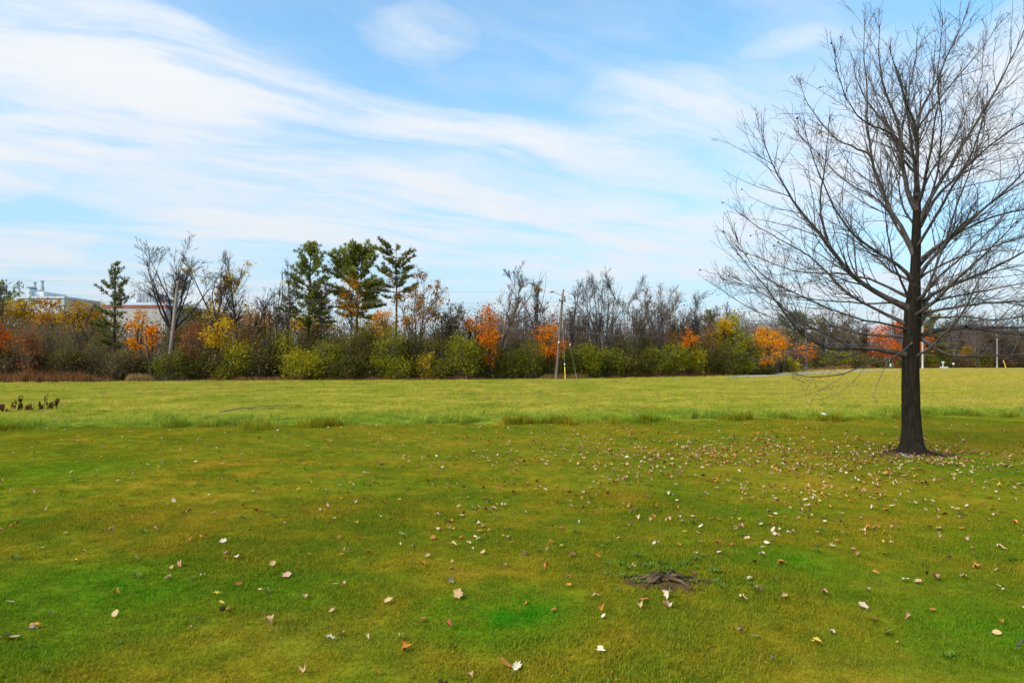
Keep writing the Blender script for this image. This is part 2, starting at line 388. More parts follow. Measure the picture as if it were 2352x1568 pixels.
M['glass'] = mat_noise('dark window glass', (.05, .06, .07), (.09, .10, .11), .5, .2)
M['sign_green'] = mat_noise('green painted steel', (.02, .12, .07), (.035, .17, .10), 3, .5)
M['sign_blue'] = mat_noise('pale blue panel', (.40, .50, .56), (.50, .60, .66), 3, .6)
M['concrete'] = mat_noise('concrete slab', (.40, .40, .39), (.52, .52, .50), 4, .9)
M['dock'] = mat_leaf('dried dark dock leaves', [(.035, .020, .010), (.10, .05, .02), (.22, .10, .035)], .15, 3)
M['rot'] = mat_noise('rotting stump wood', (.034, .020, .010), (.17, .105, .06), 9, .95, (1, 1, 1), .8)

# ---------------------------------------------------------------- ground
rng = np.random.default_rng(11)
def hgt(x, y):
    x = np.asarray(x, float); y = np.asarray(y, float)
    near = 1 / (1 + ((x ** 2 + y ** 2) / 900.0) ** 2)
    a = .018 * np.sin(x * 1.1 + .6 * np.sin(y * .7)) + .016 * np.sin(y * 1.3 + .8 * np.sin(x * .9 + 1)) + .012 * np.sin(2.3 * x - 1.7 * y)
    return a * near
def axis(n, a, hi): u = np.linspace(-1, 1, n); return hi * np.sinh(a * u) / math.sinh(a)
gx = axis(171, 7.2, 3000); gy = 12 + axis(171, 7.2, 3000)
X, Y = np.meshgrid(gx, gy); Z = hgt(X, Y)
idx = np.arange(171 * 171).reshape(171, 171)
fq = np.stack([idx[:-1, :-1], idx[:-1, 1:], idx[1:, 1:], idx[1:, :-1]], -1).reshape(-1, 4)
obj('ground', new_mesh('ground', np.stack([X, Y, Z], -1), fq, M['ground'], True), kind='structure')

EDGE_PX = [-900, 0, 600, 1100, 1400, 1600, 1780, 1830, 2000, 2200, 2352, 3200]
EDGE_PY = [879, 879, 876, 874, 869.5, 865, 860, 852, 846, 844, 844, 843]
def edge_depth(px): return HC * F / (np.interp(px, EDGE_PX, EDGE_PY) - 830)
def edge_pt(px, off=0.0):
    Yd = edge_depth(px) + off; return np.array([(px - CX) / F * Yd, Yd])

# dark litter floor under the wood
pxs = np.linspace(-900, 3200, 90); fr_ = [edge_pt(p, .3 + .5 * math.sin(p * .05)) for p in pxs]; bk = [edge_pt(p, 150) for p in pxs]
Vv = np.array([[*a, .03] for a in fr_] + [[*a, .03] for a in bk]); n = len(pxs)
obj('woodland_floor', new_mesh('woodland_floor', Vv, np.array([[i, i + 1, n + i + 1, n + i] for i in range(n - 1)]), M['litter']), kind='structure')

# gravel path curving off to the right behind the field
pc = np.array([ground(1700, 866)[:2], ground(1776, 861.5)[:2], ground(1860, 857)[:2], ground(1935, 853.5)[:2], ground(2010, 850.2)[:2], ground(2060, 849)[:2], ground(2200, 848)[:2]])
pc = resample(pc, 30); tn = np.gradient(pc, axis=0); tn /= np.linalg.norm(tn, axis=1, keepdims=True); nr = np.stack([-tn[:, 1], tn[:, 0]], 1)
wv_ = 2.0 + .3 * np.sin(np.arange(30) * 1.7)
Vv = np.concatenate([np.c_[pc + nr * wv_[:, None], np.full(30, .06)], np.c_[pc - nr * wv_[:, None], np.full(30, .06)]])
obj('gravel_path', new_mesh('gravel_path', Vv, np.array([[i, i + 1, 31 + i, 30 + i] for i in range(29)]), M['gravel']), kind='structure')

def disc(name, c, rx, ry, mat, seed, z=.012, rot=0.0, amp=.25, mound=0.0):
    rs = np.random.default_rng(seed); na, nr_ = 40, 7; V = [[c[0], c[1], z + mound + float(hgt(*c[:2]))]]
    ph = rs.uniform(0, 6.28, 5)
    for i in range(1, nr_ + 1):
        for a in np.arange(na) * 2 * math.pi / na:
            k = 1 + amp * (math.sin(2 * a + ph[0]) * .4 + math.sin(3 * a + ph[1]) * .35 + math.sin(5 * a + ph[2]) * .3 + math.sin(9 * a + ph[3]) * .2)
            r = i / nr_ * k; x = rx * r * math.cos(a); y = ry * r * math.sin(a)
            X_ = c[0] + x * math.cos(rot) - y * math.sin(rot); Y_ = c[1] + x * math.sin(rot) + y * math.cos(rot)
            V.append([X_, Y_, float(hgt(X_, Y_)) + (z + mound * max(0, 1 - (i / nr_) ** 2) + rs.normal(0, .006) if i < nr_ else -.01)])
    F3 = [[0, 1 + j, 1 + (j + 1) % na] for j in range(na)]
    F4 = [[1 + i * na + j, 1 + (i + 1) * na + j, 1 + (i + 1) * na + (j + 1) % na, 1 + i * na + (j + 1) % na] for i in range(nr_ - 1) for j in range(na)]
    return new_mesh(name, V, [np.array(F3), np.array(F4)], mat, True)
obj('bare_soil', disc('bare_soil', TREE + [.05, -.05, 0], .80, .36, M['soil'], 3, .02), kind='structure')
obj('bare_soil', disc('bare_soil', STUMP + [.02, .0, 0], .30, .24, M['soil'], 8, .010, 0, .45, .008), kind='structure')

# ---------------------------------------------------------------- grass (instanced tufts: nobody could count it)
def tuft(seed, n, rad, h0, h1, wd, lean, mat, seg=2):
    rs = np.random.default_rng(seed); V = []; F3 = []; F4 = []
    for i in range(n):
        a = rs.uniform(0, 6.283); r = rad * math.sqrt(rs.uniform()); b = np.array([r * math.cos(a), r * math.sin(a), -.01])
        h = rs.uniform(h0, h1); da = rs.uniform(0, 6.283); ln = rs.uniform(.1, 1) * lean * h; d = np.array([math.cos(da), math.sin(da), 0]); s = np.array([-d[1], d[0], 0]) * wd * rs.uniform(.6, 1.3) * .5
        k = len(V); m = b + d * ln * .35 + [0, 0, h * .6]; t = b + d * ln + [0, 0, h * rs.uniform(.75, 1)]
        V += [b - s, b + s, m + s * .8, m - s * .8, t]; F4.append([k, k + 1, k + 2, k + 3]); F3.append([k + 3, k + 2, k + 4])
    return new_mesh('tuft', V, [np.array(F4), np.array(F3)], mat)
def scatter(name, P, rot, scl, which, meshes, label, cat):
    """one 'stuff' object: tuft meshes stood on the points by a geometry-nodes tree"""
    me = bpy.data.meshes.new(name); me.vertices.add(len(P)); me.vertices.foreach_set('co', np.asarray(P, np.float32).ravel())
    for nm, typ, arr in (('rz', 'FLOAT', rot), ('sc', 'FLOAT', scl), ('wh', 'INT', which)):
        at_ = me.attributes.new(nm, typ, 'POINT'); at_.data.foreach_set('value', np.asarray(arr, np.float32 if typ == 'FLOAT' else np.int32))
    o = obj(name, me, label=label, cat=cat, kind='stuff')
    cl = bpy.data.collections.new(name + '_tufts')
    for i, m_ in enumerate(meshes): cl.objects.link(bpy.data.objects.new('%s_%02d' % (name, i), m_))
    ng = bpy.data.node_groups.new(name, 'GeometryNodeTree')
    ng.interface.new_socket('Geometry', in_out='INPUT', socket_type='NodeSocketGeometry'); ng.interface.new_socket('Geometry', in_out='OUTPUT', socket_type='NodeSocketGeometry')
    N = ng.nodes; L = ng.links
    gi = N.new('NodeGroupInput'); go = N.new('NodeGroupOutput'); ip = N.new('GeometryNodeInstanceOnPoints'); ci = N.new('GeometryNodeCollectionInfo')
    ci.inputs['Collection'].default_value = cl; ci.inputs['Separate Children'].default_value = True; ci.inputs['Reset Children'].default_value = True
    def attr(nm, typ):
        a = N.new('GeometryNodeInputNamedAttribute'); a.data_type = typ; a.inputs['Name'].default_value = nm; return a.outputs['Attribute']
    cx = N.new('ShaderNodeCombineXYZ'); L.new(attr('rz', 'FLOAT'), cx.inputs[2])
    L.new(gi.outputs[0], ip.inputs['Points']); L.new(ci.outputs[0], ip.inputs['Instance']); ip.inputs['Pick Instance'].default_value = True
    L.new(attr('wh', 'INT'), ip.inputs['Instance Index']); L.new(cx.outputs[0], ip.inputs['Rotation']); L.new(attr('sc', 'FLOAT'), ip.inputs['Scale'])
    L.new(ip.outputs[0], go.inputs[0])
    md = o.modifiers.new('scatter', 'NODES'); md.node_group = ng
    return o
def wedge(n, r0, r1, half, rs, p=2.0):
    r = (rs.uniform(r0 ** p, r1 ** p, n)) ** (1 / p); a = rs.uniform(-half, half, n)
    return r * np.sin(a), r * np.cos(a)
def edge_d(x, y): return y - EDGE_A * x - EDGE_B + .5 * np.sin(x * .8) + .3 * np.sin(x * 2.1 + 1) + .28 * np.sin(x * 4.7) * np.sin(x * .6) + .2 * np.sin(x * 9 + y)
def in_soil(x, y, k=1.0):
    return (((x - TREE[0] - .05) / (.62 * k)) ** 2 + ((y - TREE[1]) / (.30 * k)) ** 2 < 1) | (((x - STUMP[0]) / (.20 * k)) ** 2 + ((y - STUMP[1]) / (.15 * k)) ** 2 < 1)

x, y = wedge(66000, 2.2, 24, math.radians(52), rng)
x2, y2 = wedge(16000, 2.2, 9, math.radians(52), rng)
x = np.r_[x, x2]; y = np.r_[y, y2]
keep = (edge_d(x, y) < .1) & (~in_soil(x, y) | (rng.uniform(size=len(x)) < .30)); x = x[keep]; y = y[keep]; n = len(x)
lawn_t = [tuft(20 + i, 50, .085, .016, .040, .0040, .9, M['blade']) for i in range(5)]
scatter('lawn_grass', np.c_[x, y, hgt(x, y)], rng.uniform(0, 6.28, n), rng.uniform(.7, 1.25, n) * (1 + .25 * np.sin(x * 1.9 + y) * np.sin(y * 1.4)), rng.integers(0, 5, n), lawn_t,
        'short mown green and olive lawn grass in the foreground', 'grass')
# rough field
x, y = wedge(60000, 15, 62, math.radians(50), rng, 1.6)
xb, yb = wedge(52000, 58, 185, math.radians(46), rng, 1.7)
x = np.r_[x, xb]; y = np.r_[y, yb]
pxx = CX + F * x / y; keep = (edge_d(x, y) > 0) & (y < edge_depth(pxx) + .4)
dp = np.min(np.hypot(x[:, None] - pc[None, :, 0], y[:, None] - pc[None, :, 1]), axis=1); keep &= dp > 2.0
x = x[keep]; y = y[keep]; n = len(x)
e = edge_d(x, y); s = rng.uniform(.55, 1.15, n) * np.clip(y / 45, .8, 1.5)
field_t = [tuft(40 + i, 54, .22, .06, .17, .010, 1.0, M['blade']) for i in range(5)]
scatter('field_grass', np.c_[x, y, hgt(x, y)], rng.uniform(0, 6.28, n), s, rng.integers(0, 5, n), field_t, 'rough unmown yellow green grass of the field beyond the lawn', 'grass')
x, y = wedge(2600, 19, 60, math.radians(47), rng, 1.7); pxx = CX + F * x / y; keep = (edge_d(x, y) > 1) & (y < edge_depth(pxx) - 1) & (np.sin(x * .31 + 1) + np.sin(y * .23 + x * .1) + rng.normal(0, .6, len(x)) > .2); x = x[keep]; y = y[keep]; n = len(x)
scatter('field_stalks', np.c_[x, y, hgt(x, y)], rng.uniform(0, 6.28, n), rng.uniform(.5, 1.2, n), rng.integers(0, 3, n), [tuft(80 + i, 9, .12, .16, .34, .008, .8, M['straw']) for i in range(3)], 'thin straw coloured stalks standing in the rough field', 'grass')
# taller rank grass along the mowing edge
x = rng.uniform(-24, 28, 2600); ed = np.abs(rng.normal(0, 1.1, 2600)) - .35 + .5 * np.sin(x * 3.1) * np.sin(x * .7)
y = EDGE_A * x + EDGE_B - .5 * np.sin(x * .8) - .3 * np.sin(x * 2.1 + 1) + ed
clump = (np.sin(x * .9 + 2) + np.sin(x * 2.3) + np.sin(x * 4.9 + 1)) / 3
keep = rng.uniform(size=2600) < .28 + 1.0 * clump; x = x[keep]; y = y[keep]; n = len(x)
rank_t = [tuft(60 + i, 46, .16, .14, .38, .012, 1.3, M['blade']) for i in range(4)]
scatter('rank_grass', np.c_[x, y, hgt(x, y)], rng.uniform(0, 6.28, n), rng.uniform(.35, 1.15, n), rng.integers(0, 4, n), rank_t, 'taller rank green grass along the edge of the mowing', 'grass')
# dry growth along the foot of the wood
def verge(name, px0, px1, n, o0, o1, h0, h1, mat, seed, label, cat, wd=.03):
    rs = np.random.default_rng(seed); p = rs.uniform(px0, px1, n); off = rs.uniform(o0, o1, n)
    q = np.array([edge_pt(a, b) for a, b in zip(p, off)])
    tf = [tuft(seed * 10 + i, 30, .30, h0, h1, wd, .7, mat) for i in range(4)]
    fade = np.clip(np.minimum(p - px0, px1 - p) / (.2 * (px1 - px0)), .25, 1)
    scatter(name, np.c_[q, np.zeros(n)], rs.uniform(0, 6.28, n), rs.uniform(.5, 1.1, n) * fade, rs.integers(0, 4, n), tf, label, cat)
verge('dry_weeds', -300, 300, 900, .2, 3.0, .4, 1.25, M['weed_red'], 7, 'red brown dead weeds along the foot of the left thicket', 'weeds')
verge('dry_weeds', 285, 360, 110, -.2, 1.2, .3, .95, M['straw'], 8, 'pinkish dry grass below the leaning pole', 'grass')
verge('dry_weeds', 350, 1240, 560, .2, 1.2, .2, .55, M['weed_red'], 9, 'low brown dead growth along the foot of the middle shrubs', 'weeds')
verge('dry_grass', 1225, 1360, 330, -.3, 1.5, .25, .75, M['straw'], 10, 'straw coloured dry grass around the pole with the yellow guy guard', 'grass')
verge('dry_weeds', 1350, 1790, 480, .1, 1.6, .25, .7, M['weed_red'], 12, 'brown dead weeds under the shrubs right of the yellow guy guard', 'weeds', .04)
verge('dry_weeds', 1800, 2500, 900, 0, 8, .5, 1.2, M['weed_red'], 13, 'orange brown weeds along the foot of the far right wood', 'weeds', .09)

# ---------------------------------------------------------------- the big bare maple on the lawn
def tree_main():
    rs = np.random.default_rng(5)
    Y0 = TREE[1]; sc_ = Y0 / F
    root = obj('bare_maple_tree', None, label='large leafless maple standing on the lawn with a dark trunk', cat='tree', loc=(TREE[0], TREE[1], 0))
    base = np.array([TREE[0], TREE[1], 0.0])
    def W(px, py, dy=0.0): return at(px, py, Y0 + dy) - base
    # trunk with root flare
    tp = [(2097, 1046, 27), (2097, 1036, 24), (2096, 1020, 21.5), (2095, 990, 20), (2093, 940, 19), (2092, 890, 18.2), (2091, 840, 17.8), (2092, 800, 17.6), (2094, 760, 17.6), (2096, 725, 17.6),
          (2097, 700, 17), (2099, 678, 14.2), (2101, 650, 11.8), (2103, 615, 10.8), (2104, 575, 10.2), (2105, 535, 9.6), (2106, 500, 9), (2106, 470, 8), (2106, 440, 6.8)]
    C = np.array([W(a, b) for a, b, r in tp]); C[0, 2] = -.04; Rr = np.array([r for a, b, r in tp]) * sc_
    S = 20; ang = np.arange(S) * 2 * math.pi / S; V = []
    for k in range(len(C)):
        z = max(C[k, 2], 0)
        fl = 1 + (.55 * np.maximum(0, np.cos(2.5 * ang + .6)) ** 2 + .20) * math.exp(-z / .16) * 1.15 + .035 * np.sin(5 * ang + z * 2) + .02 * rs.normal(size=S)
        V.append(np.stack([C[k, 0] + Rr[k] * fl * np.cos(ang), C[k, 1] + Rr[k] * fl * np.sin(ang), np.full(S, C[k, 2])], 1))
    V = np.concatenate(V); K = len(C)
    f = np.array([[k * S + j, k * S + (j + 1) % S, (k + 1) * S + (j + 1) % S, (k + 1) * S + j] for k in range(K - 1) for j in range(S)])
    g = Geo().add(V, f)
    for a, ln in ((.3, .30), (1.4, .25), (2.6, .34), (3.5, .28), (4.4, .22), (5.6, .32)):     # surface roots
        d = np.array([math.cos(a), math.sin(a), 0]); P = np.array([d * .14 + [0, 0, .07], d * .24 + [0, 0, .04], d * (.24 + ln * .4) + [0, 0, .012], d * (.24 + ln) + [0, 0, -.03]])
        g.tubes(resample(P, 7), np.linspace(.07, .02, 7), 8)
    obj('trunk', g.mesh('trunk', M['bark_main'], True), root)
    g = Geo(); g.tubes(np.array([W(2073, 931, -.12), W(2071, 929, -.14)]), np.array([.03, .012]), 8, True)
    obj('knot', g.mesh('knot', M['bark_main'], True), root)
    # limbs seen in the photograph: picture points, start and end half-width, lean in depth (m at the tip)
    L = [
     ('A', [(2105, 480), (2085, 455), (2075, 400), (2068, 330), (2066, 289), (2053, 257), (2024, 193), (2017, 128), (2020, 58)], 6.5, .7, -.5),
     ('B', [(2106, 450), (2106, 385), (2107, 321), (2106, 263), (2143, 205), (2175, 128), (2223, 26)], 6, .7, .4),
     ('C', [(2108, 514), (2123, 481), (2143, 443), (2191, 369), (2236, 289), (2265, 250), (2297, 193), (2345, 90), (2368, 20)], 5.6, .7, -.9),
     ('D', [(2112, 520), (2143, 455), (2197, 408), (2242, 359), (2303, 311), (2352, 282), (2425, 240), (2480, 190)], 4.6, .7, .9),
     ('E', [(2100, 585), (2087, 549), (2039, 473), (2014, 427), (1998, 337), (1989, 257), (1995, 193), (1982, 128), (1987, 45)], 5.4, .7, .7),
     ('F', [(2097, 645), (2089, 629), (2049, 598), (1987, 563), (1949, 528), (1917, 483), (1897, 438), (1883, 403), (1862, 350), (1848, 290)], 4.6, .7, -.8),
     ('G', [(2095, 712), (2077, 702), (2035, 684), (1994, 664), (1959, 636), (1931, 605), (1910, 573), (1897, 546), (1869, 521), (1838, 490), (1813, 445), (1792, 410), (1768, 372), (1750, 310)], 8.2, .8, -.6),
     ('G2', [(1900, 552), (1890, 521), (1883, 473), (1886, 433), (1895, 385), (1899, 337), (1907, 270)], 3.4, .7, -1.0),
     ('H', [(2088, 748), (2070, 740), (2035, 722), (1987, 698), (1945, 674), (1917, 646), (1883, 608), (1848, 577), (1799, 556), (1744, 525), (1700, 490)], 4.4, .7, 1.0),
     ('I', [(2090, 818), (2072, 811), (2039, 806), (1987, 797), (1952, 799), (1921, 806), (1900, 804), (1865, 782), (1838, 764), (1813, 740), (1792, 705), (1765, 667), (1737, 629), (1702, 590)], 6.8, .7, -1.3),
     ('I2', [(1957, 799), (1930, 780), (1883, 761), (1845, 745), (1815, 722), (1785, 692), (1742, 668), (1690, 640)], 3.4, .6, -.6),
     ('J', [(2090, 775), (2070, 768), (2022, 773), (1975, 768), (1920, 745), (1860, 741), (1800, 742), (1740, 718), (1690, 690), (1640, 655)], 3.6, .6, .8),
     ('K', [(2104, 776), (2092, 790), (2077, 806), (2040, 828), (2000, 833), (1960, 850), (1925, 862), (1870, 868), (1830, 862), (1803, 846), (1790, 830)], 2.5, .6, -2.2),
     ('L', [(2105, 770), (2122, 781), (2143, 795), (2160, 813), (2195, 821), (2247, 819), (2300, 816), (2352, 814), (2450, 803), (2520, 780)], 4.6, .7, -.9),
     ('M', [(2092, 785), (2108, 768), (2132, 757), (2178, 757), (2216, 750), (2264, 752), (2352, 752), (2480, 742), (2560, 715)], 6.4, .7, .6),
     ('M2', [(2218, 751), (2262, 757), (2300, 764), (2352, 771), (2430, 775), (2510, 765)], 3.4, .6, 1.4),
     ('M3', [(2094, 780), (2112, 752), (2121, 725), (2119, 700), (2122, 690)], 6.0, 3.0, -.25),
     ('N', [(2100, 716), (2115, 710), (2150, 716), (2195, 705), (2264, 695), (2352, 691), (2450, 680), (2530, 655)], 4.0, .7, -1.4),
     ('O', [(2098, 715), (2112, 702), (2132, 677), (2178, 657), (2247, 632), (2299, 608), (2352, 577), (2450, 530), (2520, 480)], 5.6, .7, .5),
     ('P', [(2100, 650), (2119, 625), (2126, 608), (2171, 563), (2195, 532), (2230, 500), (2282, 462), (2352, 414), (2440, 365), (2490, 320)], 5.0, .7, -1.0),
     ('Q', [(2102, 620), (2112, 598), (2146, 577), (2190, 540), (2247, 511), (2299, 490), (2352, 480), (2440, 462), (2520, 420)], 3.8, .6, 1.3),
     ('S', [(2108, 700), (2132, 670), (2140, 636), (2160, 587), (2178, 542), (2185, 500), (2212, 438), (2230, 386), (2245, 330), (2258, 250)], 3.8, .6, -1.5),
     ('T', [(2092, 690), (2077, 674), (2073, 646), (2056, 618), (2042, 563), (2035, 507), (2032, 460), (2040, 380)], 3.4, .6, -1.3),
     ('U', [(2100, 590), (2087, 563), (2056, 514), (2028, 462), (1983, 438), (1945, 421), (1917, 396), (1880, 350), (1842, 320)], 3.8, .6, 1.4),
     ('V', [(2092, 684), (2073, 674), (2035, 657), (1987, 636), (1917, 625), (1865, 629), (1813, 622), (1765, 600), (1700, 575)], 3.6, .6, 1.7),
     ('W', [(2001, 357), (1960, 337), (1918, 321), (1879, 273), (1850, 235), (1838, 190)], 2.6, .6, .9),
     ('X', [(2068, 330), (2040, 300), (1985, 285), (1950, 240), (1925, 180), (1915, 110)], 2.6, .6, -1.3),
     ('Y', [(2107, 330), (2090, 290), (2085, 220), (2100, 150), (2108, 70)], 2.8, .6, .8),
     ('Z', [(2105, 300), (2125, 270), (2150, 240), (2195, 180), (2250, 120), (2290, 60)], 2.8, .6, -.8),
     ('ZA', [(2112, 505), (2150, 430), (2160, 350), (2165, 270), (2150, 200), (2160, 110), (2165, 40)], 3.2, .6, -1.6),
     ('ZB', [(2106, 480), (2130, 400), (2190, 330), (2215, 260), (2255, 190), (2262, 100)], 3.0, .6, 1.6),
     ('ZC', [(2092, 760), (2060, 745), (2000, 742), (1940, 722), (1880, 700), (1830, 672), (1780, 655), (1725, 612), (1690, 545)], 3.0, .6, -2.0),
     ('ZD', [(2092, 700), (2050, 690), (2000, 700), (1930, 690), (1860, 690), (1790, 670), (1715, 655), (1660, 640)], 2.6, .6, 2.0),
     ('ZE', [(2110, 705), (2160, 690), (2230, 672), (2300, 660), (2400, 640), (2480, 610)], 3.0, .6, 2.0),
     ('ZF', [(2110, 640), (2170, 600), (2240, 580), (2330, 550), (2430, 520), (2500, 470)], 2.8, .6, -2.0),
     ('ZG', [(2110, 715), (2150, 735), (2210, 725), (2290, 738), (2360, 722), (2460, 712)], 2.6, .6, -2.2),
    ]
    limbs = []
    for nm, pts, r0, r1, dz in L:
        m = len(pts); start = 0.0
        if nm == 'G2': start = -.3
        if nm == 'I2': start = -.45
        dys = start + (dz - start) * (np.linspace(0, 1, m) ** 1.3)
        P = resample(np.array([W(a, b, d) for (a, b), d in zip(pts, dys)]), 18)
        P[1:-1] += rs.normal(0, .006, (16, 3))
        R = (r1 + (r0 - r1) * (1 - np.linspace(0, 1, 18)) ** 1.15) * sc_ * .86 * (1 + .6 * np.exp(-np.linspace(0, 1, 18) / .055))
        limbs.append((P, R, nm))
    # limbs reaching towards and away from the viewer
    for k in range(15):
        z = 1.75 + 4.3 * ((k * .618) % 1.0); az = (math.pi / 2 if k % 2 else -math.pi / 2) + rs.uniform(-.75, .75)
        tl = math.radians(np.interp(z, [1.7, 6], [12, 52])) + rs.uniform(-.1, .1); ln = np.interp(z, [1.7, 3, 6], [2.3, 3.0, 2.0]) * rs.uniform(.8, 1.1)
        c = np.array([np.interp(z, C[:, 2], C[:, 0]), np.interp(z, C[:, 2], C[:, 1]), z])
        P = pathline(rs, c, (math.cos(az) * math.cos(tl), math.sin(az) * math.cos(tl), math.sin(tl)), ln, 18, .035, .06)
        limbs.append((P, np.linspace(.034, .006, 18) * rs.uniform(.7, 1.05), 'far'))
    tips = []
    for P, R, nm in limbs:
        lo = obj('limb', Geo().tubes(P, R, 8).mesh('limb', M['bark_limb'], True), root)
        ln = np.linalg.norm(np.diff(P, axis=0), axis=1).sum()
        if nm == 'M3': continue
        n1 = int(ln * (1.2 if nm in ('K', 'L') else 4.2 if nm in ('K', 'L', 'I', 'J', 'M', 'M2') else 6.5)) + 4
        low = nm in ('K', 'L', 'I')
        P1, R1 = grow(rs, P[None], R[None], n1, .16, .97, (.35, .75), .38, 10, .045 if not low else .11, .06, .42, .0028, True, .55, .055)
        far = grow(rs, P[None], R[None], 4, .94, .999, (.05, .40), .10, 10, .03, .05, .9, .0028, True, 0)
        P1 = np.concatenate([P1, far[0]]); R1 = np.concatenate([R1, far[1]])
        P2, R2 = grow(rs, P1, R1, int(n1 * 4.2), .12, .98, (.35, .75), .40, 7, .05, .08, .7, .0022, True, .45, .09)
        P3, R3 = grow(rs, P2, R2, int(n1 * 7), .15, 1, (.35, .95), .10, 4, .06, .12, .8, .0018, False, .3)
        g = Geo().tubes(P1, R1, 5).tubes(P2, R2, 3).tubes(P3, R3, 3)
        obj('twigs', g.mesh('twigs', M['twig'], True), lo)
        tips.append(P2[:, -1]); tips.append(P1[:, -1])
    tips = np.concatenate(tips)
    # a few withered leaves still hang at the left of the crown
    sel = tips[(tips[:, 0] < -1.7)]; sel = sel[rs.choice(len(sel), 75, replace=False)]
    g = Geo().leaves(sel - [0, 0, .02], .045, rs, .2, .8, .2)
    obj('withered_leaf_cluster', g.mesh('withered_leaf_cluster', M['dock']), root)['kind'] = 'stuff'
tree_main()

# ---------------------------------------------------------------- woodland: trees and shrubs
def tree_root(name, px, Yd, label, cat, group):
    return obj(name, None, label=label, cat=cat, group=group, loc=((px - CX) / F * Yd, Yd, 0))
def hgt_at(py, Yd): return HC + (830 - py) / F * Yd
def lobes(rs, n, cx, rx, z0, z1, flat=1.0, core=.35):
    """clump centres spread through an egg-shaped crown"""
    u = rs.normal(size=(n, 3)); u /= np.linalg.norm(u, axis=1, keepdims=True); r = rs.uniform(core, 1, n)[:, None] ** .6
    c = u * r * [rx, rx * flat, (z1 - z0) / 2]; c[:, 2] += (z0 + z1) / 2; c[:, 0] += cx
    return c
FOL = 1.95
def cloud(rs, centres, rad, per):
    k = rs.integers(0, len(centres), int(FOL * per * len(centres)))
    return centres[k] + rs.normal(size=(len(k), 3)) * np.array([rad, rad, rad * .75])
def bare(px, off, top, hw, label, name='bare_tree', seed=0, stems=1, spread=.12, fork=.35, bark='bark', twig='twig_bg', lean=0.0, n1=16, n2=110, n3=420, tr=.16, up=.05, leaf=None, group='leafless woodland trees', dens=1.0, depth=None, tf=0.0):
    rs = np.random.default_rng(9000 + seed + int(px) * 7); Yd = depth or edge_depth(px) + off; H = hgt_at(top, Yd); w_ = hw / F * Yd; px_m = Yd / F
    root = tree_root(name, px, Yd, label, 'tree', group)
    g = Geo(); Ps = []; Rs = []
    for i in range(stems):
        a = i * 2.4 + rs.uniform(-.4, .4) if stems > 1 else 0.0
        sp = (1.25 * w_ / H * math.sqrt((i + .4) / stems) if tf else min(.9 * w_ / H, spread * 2.2) * (.25 + .75 * (i + .5) / stems)) if stems > 1 else 0
        d = (math.cos(a) * sp + lean, math.sin(a) * sp * .8, 1)
        P = pathline(rs, (rs.normal(0, .08) * stems ** .5, rs.normal(0, .08), -.1), d, H * (rs.uniform(.80, .96) if stems > 1 else .92), 12, .01, .05)
        r = tr * (1 if stems == 1 else .42 if tf else .6)
        Ps.append(P); Rs.append(r * (1 - np.linspace(0, 1, 12)) ** (1.15 if stems > 1 else .9) + .012)
    if tf:
        for P in Ps: q_ = np.linspace(0, 1, 12)[:, None]; P[:] = (P - P[0]) * np.c_[1.15 * (1.35 - .35 * q_), 1.15 * (1.35 - .35 * q_), np.full((12, 1), 1 - tf)] + [0, 0, tf * H]
        g.tubes(np.array([[lean * q * H, 0, q * H] for q in (-.01, tf * .35, tf * .7, tf + .02)]) + [[0, 0, 0], [.05, 0, 0], [-.04, .03, 0], [0, 0, 0]], np.array([1.25, 1.05, 1, .9]) * tr, 8)
    P0, R0 = np.array(Ps), np.array(Rs)
    bg_ = Geo().tubes(P0, R0, 6) if tf else Geo()
    if not tf: g.tubes(P0, R0, 7)
    obj('trunk', g.mesh('trunk', M[bark], True), root)
    L1 = w_ * .95 if tf else max(w_ * 1.45, .26 * H); n1 = int(n1 * 1.3); n2 = int(n2 * 1.9); n3 = int(n3 * 2.3)
    P1, R1 = grow(rs, P0, R0, n1 * max(1, stems // 2), fork, .95, (.30, .75), L1, 10, up * 1.2, .055, .5, .014, False, .50, .05)
    P2, R2 = grow(rs, P1, R1, int(n2 * dens), .15, 1, (.30, .70), .55, 5, up * 1.1, .08, .6, .010, True, .4, .08)
    P3, R3 = grow(rs, P2, R2, int(n3 * dens), .15, 1, (.30, .75), .50, 3, up * .9, .08, .7, .009, True, .4, .06)
    k = max(1, Yd / 65)                                  # far twigs drawn no thinner than they read
    obj('branches', bg_.tubes(P1, R1, 4).tubes(P2, R2 * k, 3).tubes(P3, R3 * k, 3).mesh('branches', M[twig if stems > 3 else bark] if n3 < 1300 else M[twig], True), root)
    if leaf:
        lm, nl, zl, zh, sz = leaf
        Q = np.concatenate([P2[:, 2:].reshape(-1, 3), P3.reshape(-1, 3)]); Q = Q[(Q[:, 2] > zl * H) & (Q[:, 2] < zh * H)]
        if len(Q):
            ce = Q[rs.integers(0, len(Q), max(6, nl // 6))]
            g = Geo().leaves(cloud(rs, ce, .22, 9), sz, rs)
            obj('foliage', g.mesh('foliage', M[lm]), root)
    return root
